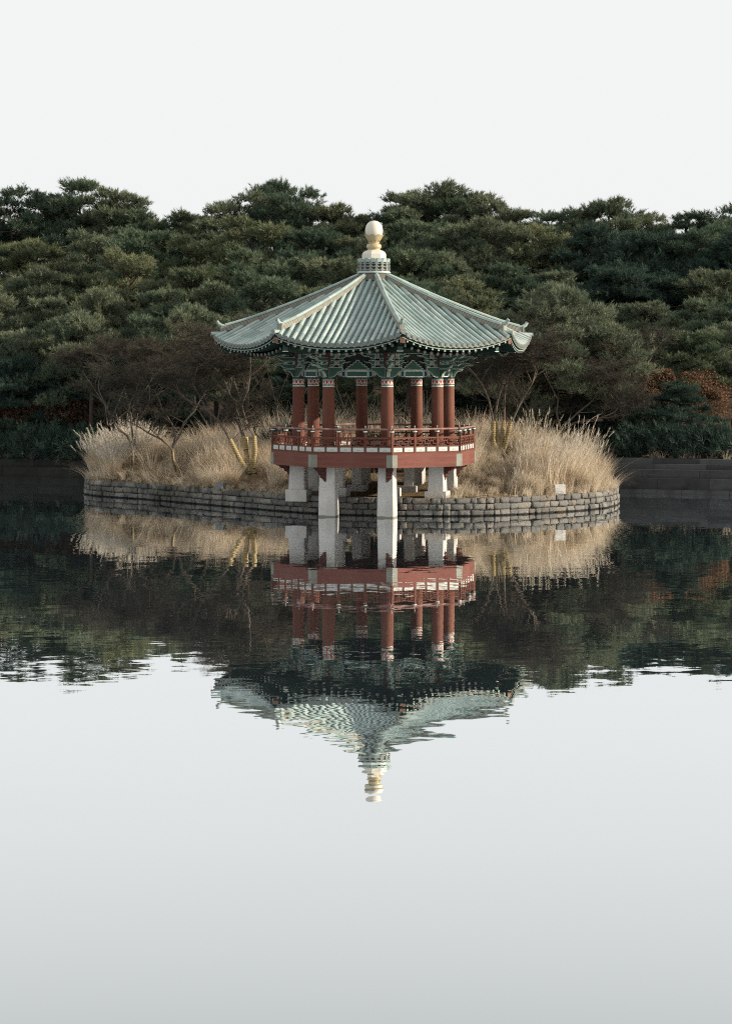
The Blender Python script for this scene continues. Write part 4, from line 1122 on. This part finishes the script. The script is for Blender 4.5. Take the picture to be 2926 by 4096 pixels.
put_bare('bare_tree', 2000, 1815, 80, [([(1992, 1812), (1970, 1760), (1972, 1690), (1955, 1600), (1928, 1540), (1900, 1500)], -.4), ([(1978, 1760), (1975, 1680), (1990, 1600), (2005, 1550)], .5), ([(2000, 1815), (2008, 1750), (2015, 1685), (2016, 1600), (2020, 1560)], .2), ([(2005, 1815), (2030, 1750), (2045, 1690), (2075, 1620), (2110, 1560)], -.3)], .05,
         'leafless tree with a fan of straw-wrapped stems behind the deck corner', 44, 3.6, [([(1990, 1812), (1972, 1770), (1970, 1730), (1972, 1684)], -.2), ([(1996, 1810), (1988, 1760), (1983, 1690)], .15), ([(2000, 1815), (2006, 1760), (2012, 1682)], .1), ([(2006, 1810), (2022, 1770), (2033, 1720), (2042, 1684)], -.15)], depth=6, twig_len=.9, spread=.5)
put_bare('bare_tree', 2160, 1830, 79, [([(2165, 1830), (2205, 1770), (2235, 1725), (2262, 1695), (2310, 1650), (2360, 1610)], -.5), ([(2235, 1725), (2300, 1690), (2360, 1680), (2400, 1670)], -.9), ([(2240, 1722), (2225, 1650), (2232, 1600), (2200, 1540)], .5), ([(2205, 1770), (2150, 1700), (2120, 1650), (2090, 1600)], .4)], .048,
         'leafless tree leaning from the tawny grass with one wrapped trunk and flat crown', 45, 3.2, [([(2165, 1830), (2200, 1772), (2236, 1723)], -.2)], depth=6, twig_len=.9, spread=.55)
put_bare('bare_tree', 2470, 1800, 84.5, [([(2520, 1800), (2535, 1650), (2540, 1520)], .2), ([(2525, 1700), (2560, 1600), (2590, 1500)], .2)], .06, 'leafless pale-branched sapling rising above the withered oak', 46, 4.5, group='bank trees', depth=5, twig_len=.9, spread=.5)
put_bare('bare_shrub', 870, 1700, 84.5, [([(850, 1750), (840, 1640), (800, 1540)], .2), ([(860, 1750), (880, 1620), (930, 1500)], .4), ([(870, 1750), (950, 1640), (1040, 1520)], -.3), ([(860, 1750), (800, 1650), (720, 1570)], -.3)], .032, 'dense tan twiggy shrub under the left eave', 47, 4.2, cat='shrub', group='thickets behind the pavilion', depth=6, twig_len=.95, spread=.5, mat='twig_tan')
put_bare('bare_shrub', 1130, 1700, 84, [([(1120, 1750), (1110, 1640), (1080, 1520)], .2), ([(1130, 1750), (1180, 1640), (1230, 1550)], .4), ([(1140, 1750), (1110, 1600), (1150, 1500)], -.3)], .032, 'tan twiggy shrub seen between the left columns', 48, 4.0, cat='shrub', group='thickets behind the pavilion', depth=6, twig_len=.9, spread=.5, mat='twig_tan')
put_bare('bare_shrub', 1390, 1700, 83, [([(1390, 1760), (1380, 1640), (1350, 1560)], .2), ([(1395, 1760), (1430, 1640), (1470, 1590)], .4)], .03, 'thin leafless shrub seen through the middle of the pavilion', 49, 3.4, cat='shrub', group='thickets behind the pavilion', depth=5, twig_len=.9, spread=.5, mat='twig_tan')
put_bare('bare_shrub', 1600, 1700, 83, [([(1600, 1760), (1590, 1650), (1570, 1570)], .2), ([(1605, 1760), (1640, 1640), (1660, 1580)], .4), ([(1610, 1760), (1690, 1660), (1720, 1590)], .3)], .03, 'brown leafless shrub seen between the right columns', 50, 3.4, cat='shrub', group='thickets behind the pavilion', depth=5, twig_len=.9, spread=.5, mat='twig_tan')
put_bare('bare_shrub', 2150, 1700, 83.5, [([(2150, 1760), (2120, 1620), (2080, 1520)], .2), ([(2155, 1760), (2200, 1620), (2260, 1530)], .4), ([(2160, 1760), (2040, 1650), (1990, 1500)], .3), ([(2160, 1760), (2300, 1650), (2370, 1560)], -.3)], .032, 'dense brown twiggy shrub under the right eave', 51, 4.2, cat='shrub', group='thickets behind the pavilion', depth=6, twig_len=.95, spread=.5, mat='twig_tan')
put_bare('bare_shrub', 430, 1650, 86, [([(430, 1700), (420, 1620), (380, 1560)], .2), ([(435, 1700), (470, 1620), (500, 1540)], .4), ([(440, 1700), (540, 1620), (600, 1530)], .3)], .03, 'dark twiggy thicket behind the silver plumes', 52, 3.8, cat='shrub', group='thickets behind the pavilion', depth=6, twig_len=.9, spread=.5)

# low evergreen bushes along the bank and behind the pavilion
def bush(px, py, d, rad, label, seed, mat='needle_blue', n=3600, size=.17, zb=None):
    c = P(px, py, d)
    if zb is None: zb = terrain(c.x, d) if bank_v(c.x, d) > .6 else gz(c.x, d)
    e = link('evergreen_bush', None, None, (c.x, d, zb)); tag(e, label, 'bush', 'low evergreen bushes')
    r = random.Random(seed); rg = np.random.default_rng(seed); tm = MB().mat('bark')
    Ps, As = [], []
    for q in range(26):
        a = r.uniform(0, 6.28); el = r.uniform(.15, 1.4); L = r.uniform(.7, 1.05)
        tip = Vector((rad[0] * L * math.cos(a) * math.cos(el), rad[1] * L * math.sin(a) * math.cos(el), rad[2] * 2 * L * math.sin(el) * r.uniform(.75, 1.05) + .1))
        tm.tube([(0, 0, 0), tuple(tip * .5 + Vector((0, 0, .1))), tuple(tip)], [.03, .018, .006], 4)
        m = n // 26 // 8; k = rg.uniform(.35, 1.0, m)
        Ps.append(np.array(tip)[None] * k[:, None] + rg.normal(0, .13, (m, 3))); As.append(np.repeat(np.array(tip.normalized())[None], m, 0) + rg.normal(0, .5, (m, 3)) + np.array([0, 0, .4]))
    Pn = np.concatenate(Ps); An = np.concatenate(As); Pn[:, 2] = np.maximum(.02, Pn[:, 2])
    V, t = tufts(Pn, An, rg.uniform(.8, 1.3, len(Pn)), rg.uniform(0, 1, len(Pn)), rg, B=18, width=.014)
    link('trunk', tm.mesh('bush_stems'), e); link('foliage', tri_mesh('bush_foliage', V, np.arange(len(V)).reshape(-1, 3), M[mat], t), e)
bush(1330, 1880, 72.8, (1.0, .7, .5), 'added dark low bush deepening the shade under the deck, left of centre', 81)  # this and the next two bushes are added to darken the under-deck view
bush(1500, 1880, 73.2, (1.1, .7, .55), 'added dark low bush deepening the shade under the deck between the front pillars', 82)
bush(1660, 1880, 73.0, (1.0, .7, .5), 'added dark low bush deepening the shade under the deck, right of centre', 83)
bush(1150, 1800, 78.5, (1.2, .8, .5), 'dark bush behind the left end of the railing', 84)
bush(2545, 1800, 80.6, (1.1, .9, .62), 'dark evergreen bush overhanging the steps beside the tawny grass', 85)
bush(2660, 1790, 80.2, (1.2, .9, .6), 'dark evergreen bush above the steps at the right edge', 86)
bush(2790, 1790, 79.8, (1.2, .9, .65), 'second dark bush above the steps beyond the right edge', 87)
bush(2905, 1790, 79.4, (1.2, .9, .6), 'outermost dark bush above the steps at the far right', 88)
bush(345, 1800, 88.4, (1.1, .9, .5), 'dark bush above the bank behind the silver plumes', 89)
bush(215, 1800, 89.0, (1.3, .9, .6), 'dark bush above the left embankment', 90)
bush(80, 1800, 89.6, (1.3, .9, .55), 'outer dark bush above the left embankment', 91)
for q_, (px_, sd_, lab_) in enumerate(((318, 101, 'dark shrub at the water edge left of the silver plumes'), (205, 102, 'dark shrub hanging over the left embankment steps'), (95, 103, 'broad dark shrub at the far left water edge'), (-10, 104, 'outermost dark shrub at the left water edge'))):
    ul_ = BL + BD * u_of(px_) + BN * (.72 + .1 * (q_ % 2)); bush(CX + ul_.x / ul_.y * F, 1900, ul_.y, (1.25, .65, .52 + .08 * (q_ % 3)), lab_, sd_, zb=.86)
bush(-40, 1800, 90.0, (1.3, .9, .6), 'outermost dark bush at the far left bank', 92)

# withered oak
def leaf_cloud(n, cen, rad, size, seed, mat, name):
    rg = np.random.default_rng(seed); u = rg.normal(size=(n, 3)); u /= np.linalg.norm(u, axis=1, keepdims=True); k = rg.uniform(.35, 1, n) ** .6
    c = u * k[:, None] * np.array(rad); lump = 1 + .25 * np.sin(c[:, 0] * 3 + seed) * np.cos(c[:, 2] * 4); c = c * lump[:, None] + np.array(cen)
    D = rg.normal(size=(n, 3)); D /= np.linalg.norm(D, axis=1, keepdims=True)
    V, t = blades(c, D, size * rg.uniform(.6, 1.2, n), size * .38 * rg.uniform(.7, 1.2, n), rg.uniform(0, 1, n), rg)
    return tri_mesh(name, V, np.arange(len(V)).reshape(-1, 3), M[mat], t)
for px, py, d, rad, lab, sd_ in ((2590, 1590, 85.5, (1.5, 1.2, 1.5), 'withered oak with rusty brown leaves above the stepped embankment', 3), (310, 1655, 89.5, (1.6, 1.2, .8), 'dull brown leafy bush above the dark bank at the left', 4), (2790, 1600, 86, (1.5, 1.2, 1.4), 'rusty leafed bush at the far right behind the steps', 6), (90, 1660, 90, (1.6, 1.2, .8), 'dull brown low bush at the far left bank', 8)):
    c = P(px, py, d); zb = terrain(c.x, d); e = link('oak_bush', None, None, (c.x, d, zb)); tag(e, lab, 'bush', 'brown leafed bushes')
    tm = MB().mat('bark')
    for q in range(6):
        a = q * 1.05; h = c.z - zb; tm.tube([(0, 0, 0), (.25 * math.cos(a), .25 * math.sin(a), h * .5), (rad[0] * .7 * math.cos(a), rad[1] * .7 * math.sin(a), h + rad[2] * .5 * math.sin(q * 2))], [.05, .035, .01], 5)
    link('trunk', tm.mesh('oak_trunk'), e); link('foliage', leaf_cloud(5200, (0, 0, c.z - zb), rad, .10, sd_, 'oakleaf' if px > 2000 else 'rustleaf', 'oak_leaves'), e)
# plain trunks standing at the edge of the wood
for px, yt, yb, d, w, lean, lab in ((1612, 1500, 1760, 84, .16, .10, 'dark leaning pine trunk seen behind the front right column'), (362, 1560, 1725, 88, .11, .02, 'thick dark trunk at the left behind the silver plumes'), (985, 1560, 1800, 83.0, .09, .02, 'slim dark trunk behind the wrapped stems beside the deck'), (2062, 1560, 1790, 83, .16, -.02, 'dark trunk behind the fan of straw-wrapped stems'), (1700, 1520, 1750, 85, .11, -.05, 'slim trunk seen between the two right columns')):
    p0 = P(px, yb, d); p1 = P(px, yt, d); zb = terrain(p0.x, d) if bank_v(p0.x, d) > 1 else gz(p0.x, d)
    m = MB().mat('trunk'); h = p1.z - zb + (1.2 if px != 362 else .2)
    m.tube([(0, 0, -.1), (lean * h * .5, 0, h * .45), (lean * h, 0, h)], [w * 1.15, w, w * .7], 9)
    e = link('slender_tree', m.mesh('slender_tree'), None, (p0.x, d, zb)); tag(e, lab, 'tree', 'trunks at the edge of the wood')

# ------------------------------------------------------------------ grasses
def grass_mesh(spots, seed, hmin, hmax, per, lean=(0, 0), curl=.5, width=.007, plume=.0, mat='drygrass', name='dry_grass', spread=.22):
    """spots: list of (x,y,z,scale). Blades are bent four-segment strips."""
    rg = np.random.default_rng(seed); S = np.array(spots); n = len(S) * per
    b = np.repeat(S, per, axis=0); sc = b[:, 3]
    th = rg.uniform(0, 2 * np.pi, n); rr = rg.uniform(0, 1, n) ** .7 * spread * sc
    root = b[:, :3] + np.stack([np.cos(th) * rr, np.sin(th) * rr, np.full(n, -.04)], 1)
    m_ = len(S); lx = np.repeat(rg.normal(0, .2, m_), per); ly = np.repeat(rg.normal(0, .2, m_), per); tv = np.repeat(rg.normal(0, .2, m_), per); hv = np.repeat(rg.uniform(.62, 1.28, m_), per)
    h = rg.uniform(hmin, hmax, n) * sc * hv; out = rg.uniform(.05, .55, n) * curl * 2
    dx = np.cos(th) * out + lean[0] + lx + rg.normal(0, .14, n); dy = np.sin(th) * out + lean[1] + ly + rg.normal(0, .14, n)
    K = 5; V = np.empty((n, 2 * K, 3)); w = width * rg.uniform(.6, 1.3, n) * np.maximum(.7, sc) * np.where(rg.random(n) < .14, 1.9, 1.0)
    ph = rg.uniform(0, np.pi, n); sd_ = np.stack([np.cos(ph), np.sin(ph), np.zeros(n)], 1)
    droop = rg.uniform(.0, .5, n) * curl
    for k in range(K):
        t = k / (K - 1); c = root + np.stack([dx * h * t ** 1.7 * .75, dy * h * t ** 1.7 * .75, h * (t - droop * t ** 3)], 1)
        ww = w * (1 - .8 * t); V[:, 2 * k] = c - sd_ * ww[:, None]; V[:, 2 * k + 1] = c + sd_ * ww[:, None]
    base = (np.arange(n) * 2 * K)[:, None]; T = []
    for k in range(K - 1):
        T.append(base + np.array([[2 * k, 2 * k + 1, 2 * k + 3]])); T.append(base + np.array([[2 * k, 2 * k + 3, 2 * k + 2]]))
    tint = np.repeat(np.clip(rg.normal(.5, .22, n) + tv, 0, 1), 2 * K)
    me = tri_mesh(name, V.reshape(-1, 3), np.concatenate(T), M[mat], tint)
    tips = V[:, 2 * K - 1]; dirs = tips - V[:, 2 * K - 3]
    return me, tips, dirs, h
def plume_mesh(tips, dirs, seed, size=.30, B=26, name='plumes'):
    rg = np.random.default_rng(seed); n = len(tips); d = dirs / (np.linalg.norm(dirs, axis=1, keepdims=True) + 1e-9)
    d[:, 2] += .25; d[:, 0] += .15; d, a, b = frames(d)
    k = rg.uniform(-.3, 1, (n, B)); ph = rg.uniform(0, 2 * np.pi, (n, B)); op = rg.uniform(.1, .5, (n, B))
    P0 = tips[:, None] + d[:, None] * (k * size * .8)[..., None]
    D = d[:, None] * np.cos(op)[..., None] + (a[:, None] * np.cos(ph)[..., None] + b[:, None] * np.sin(ph)[..., None]) * np.sin(op)[..., None]
    V, t = blades(P0.reshape(-1, 3), D.reshape(-1, 3), rg.uniform(.07, .16, n * B), rg.uniform(.004, .009, n * B), np.repeat(rg.uniform(0, 1, n), B), rg)
    return tri_mesh(name, V, np.arange(len(V)).reshape(-1, 3), M['plume'], t)
def edge_d(x, y): return min((Vector((x, y)) - p).length for p in WP[::2])
def scatter(n, test, hfun, seed, x0=-11.5, x1=10, y0=65.5, y1=86):
    r = random.Random(seed); out = []; tries = 0
    while len(out) < n and tries < n * 60:
        tries += 1; x, y = r.uniform(x0, x1), r.uniform(y0, y1)
        if not inside(x, y): continue
        e = edge_d(x, y); px = CX + x / y * F
        if not test(x, y, e, px): continue
        k = 1.0
        for fpx, fd in FRONT:
            if fpx < 2100 and abs(px - fpx) < (95 if 1900 < fpx < 2100 else 62) and y < fd: k = .42
        out.append((x, y, gz(x, y), k * hfun(x, y, e, px) * r.uniform(.75, 1.2)))
    return out
def stuff(name, mesh, label, extra=None):
    o = link(name, mesh, None); tag(o, label, 'grass', kind='stuff')
    if extra: link('plumes', extra, o)
    return o
pavd = lambda x, y: math.hypot(x - PC.x, y - PC.y)
# right: bright tawny grass
rt_sp = scatter(270, lambda x, y, e, px: px > 1850 and e > .22 and y < 77.5 and pavd(x, y) > 3.7, lambda x, y, e, px: lerp(.66, 1.08, min(1, e / 1.6)), 61)
me, tips, dirs, h = grass_mesh(rt_sp, 62, .6, 1.2, 130, (.02, -.02), .5, .0075)
stuff('tawny_grass', me, 'thick tawny dry grass covering the bank right of the pavilion')
tall = scatter(75, lambda x, y, e, px: 2030 < px < 2480 and e > .8 and y < 77, lambda x, y, e, px: 1.15, 63)
me, tips, dirs, h = grass_mesh(tall, 64, .9, 1.45, 34, (.06, 0), .28, .007)
sel = np.random.default_rng(1).random(len(tips)) < .22
stuff('silver_grass', me, 'tall upright feathery grass rising from the tawny bank', plume_mesh(tips[sel], dirs[sel], 65, .24, 18))
# left: silver plumes and tan grass
lf = scatter(130, lambda x, y, e, px: 330 < px < 600 and e > .25 and y < 82, lambda x, y, e, px: lerp(.7, 1.12, min(1, e / 2.0)), 66)
me, tips, dirs, h = grass_mesh(lf, 67, .7, 1.3, 95, (-.10, -.06), .5, .0075)
sel = (np.random.default_rng(2).random(len(tips)) < .22) & (h > .8)
stuff('silver_grass', me, 'silver plume grass fanning out at the left tip of the peninsula', plume_mesh(tips[sel], dirs[sel], 68, .34, 26))
lm_ = scatter(240, lambda x, y, e, px: 600 < px < 1150 and e > .4 and y < 80 and pavd(x, y) > 3.6, lambda x, y, e, px: lerp(.55, 1.0, min(1, e / 2.2)) * (.85 if px > 1000 else 1), 69)
me, tips, dirs, h = grass_mesh(lm_, 70, .5, 1.15, 115, (-.05, -.03), .75, .007)
stuff('tan_grass', me, 'tangled tan grass between the wrapped trees left of the pavilion')
# behind the pavilion
bk = scatter(230, lambda x, y, e, px: 1060 < px < 1960 and 73 < y < 85, lambda x, y, e, px: lerp(.6, 1.5, (y - 73) / 11), 71, y0=72, y1=86)
me, tips, dirs, h = grass_mesh(bk, 72, .5, 1.35, 80, (0, 0), .6, .008)
stuff('dry_undergrowth', me, 'dry grass behind the columns of the pavilion')
bb = [(x, y, terrain(x, y), random.uniform(.6, 1.1)) for x, y in [((BL + BD * random.uniform(-8, 40) + BN * (1.1 + 7 * random.random() ** 1.8))) for _ in range(900)]]
me, tips, dirs, h = grass_mesh(bb, 73, .3, .85, 60, (0, 0), .8, .009)
stuff('forest_edge_grass', me, 'withered grass along the foot of the wooded slope')
# stems trailing over the wall
hg = []
rh = random.Random(3)
for _ in range(70):
    s_ = rh.uniform(7.5, 17) if rh.random() < .55 else rh.uniform(WL[-1] - 18, WL[-1] - 4); p_, d_, n_ = wall_at(s_); q_ = p_ - n_ * .15
    hg.append((q_.x, q_.y, .58, rh.uniform(.5, .9), n_.x, n_.y))
me_parts = [grass_mesh([h_[:4]], 200 + i, .7, 1.3, 7, (h_[4] * 1.1, h_[5] * 1.1), 1.5, .006)[0] for i, h_ in enumerate(hg)]
import bmesh
bmx = bmesh.new()
for m_ in me_parts: bmx.from_mesh(m_)
mt = bpy.data.meshes.new('trailing_stems'); bmx.to_mesh(mt); bmx.free(); mt.materials.append(M['drygrass'])
stuff('trailing_stems', mt, 'dry stems hanging over the top of the stone wall')
# short turf at the wall
sh = scatter(1700, lambda x, y, e, px: e < 4.5 and e > .10 and y < 78 and pavd(x, y) > 2.6, lambda x, y, e, px: .5, 74)
me, tips, dirs, h = grass_mesh(sh, 75, .2, .75, 30, (0, 0), 1.1, .007, mat='drygrass', spread=.3)
stuff('short_dry_turf', me, 'short dry turf along the top of the stone wall')
gw = scatter(120, lambda x, y, e, px: e < .9 and e > .1 and (560 < px < 1120 or 1840 < px < 1960), lambda x, y, e, px: .45, 76)
me, tips, dirs, h = grass_mesh(gw, 77, .12, .4, 24, (0, 0), 1.1, .009, mat='lowgreen', spread=.3)
stuff('low_weeds', me, 'low green weeds at the foot of the tan grass')

# ------------------------------------------------------------------ small things
def block_thing(name, px, py, d, w, h, dep, mat, rz, label):
    p = P(px, py, d); m = MB().mat(mat); c = .012
    m.extr([(-w / 2, 0), (w / 2, 0), (w / 2, h - c), (w / 2 - c, h), (-w / 2 + c, h), (-w / 2, h - c)], -dep / 2, dep / 2, lambda a, b, t: (a, t, b))
    m.extr([(-w / 2 + .02, .03), (w / 2 - .02, .03), (w / 2 - .02, h - .03), (-w / 2 + .02, h - .03)], -dep / 2 - .006, -dep / 2 - .001, lambda a, b, t: (a, t, b))
    o = link(name, m.mesh(name), None, (p.x, d, gz(p.x, d) - .03), rz); tag(o, label, 'stone block'); return o
block_thing('marker_stone', 2236, 1975, 68.2, .36, .36, .22, 'blockpale', R(8), 'small pale granite block standing on the wall in front of the tawny grass')
block_thing('marker_stone', 885, 1955, 71.0, .32, .27, .2, 'blockdark', R(-30), 'small grey block half hidden on the shaded wall left of the deck')
# path railing behind the deck
def path_post(px, py, d, label):
    p = P(px, py, d); z = p.z; m = MB().mat('darkred'); m.extr(chamf_sq(.11, .02), -1.2, .62, lambda a, b, t: (a, b, t))
    o = link('railing_post', m.mesh('railing_post'), None, (p.x, d, z), R(20)); tag(o, label, 'post', 'posts of the path railing')
    k = MB().mat('darkred'); k.lathe([(.07, .625), (.10, .67), (.11, .74), (.09, .80), (.05, .86), (.075, .90), (.06, .95), (.01, .99)], 12); link('post_finial', k.mesh('post_finial'), o)
    return o
a = path_post(1930, 1757, 79.0, 'dark red post with a rounded knob behind the right end of the deck')
b_ = path_post(2022, 1750, 80.5, 'second dark red railing post glimpsed between the wrapped stems')
m = MB().mat('red')
pa, pb = P(1930, 1757, 79.0) + Vector((0, 0, .42)), P(2022, 1750, 80.5) + Vector((0, 0, .42))
for dz in (0, -.28): m.tube([tuple(pa - a.location + Vector((0, 0, dz))), tuple(pb - a.location + Vector((0, 0, dz)))], .04, 6)
l_ = link('path_rail', m.mesh('path_rail'), None, a.location); tag(l_, 'red rails joining the two path posts behind the straw-wrapped stems', 'railing')
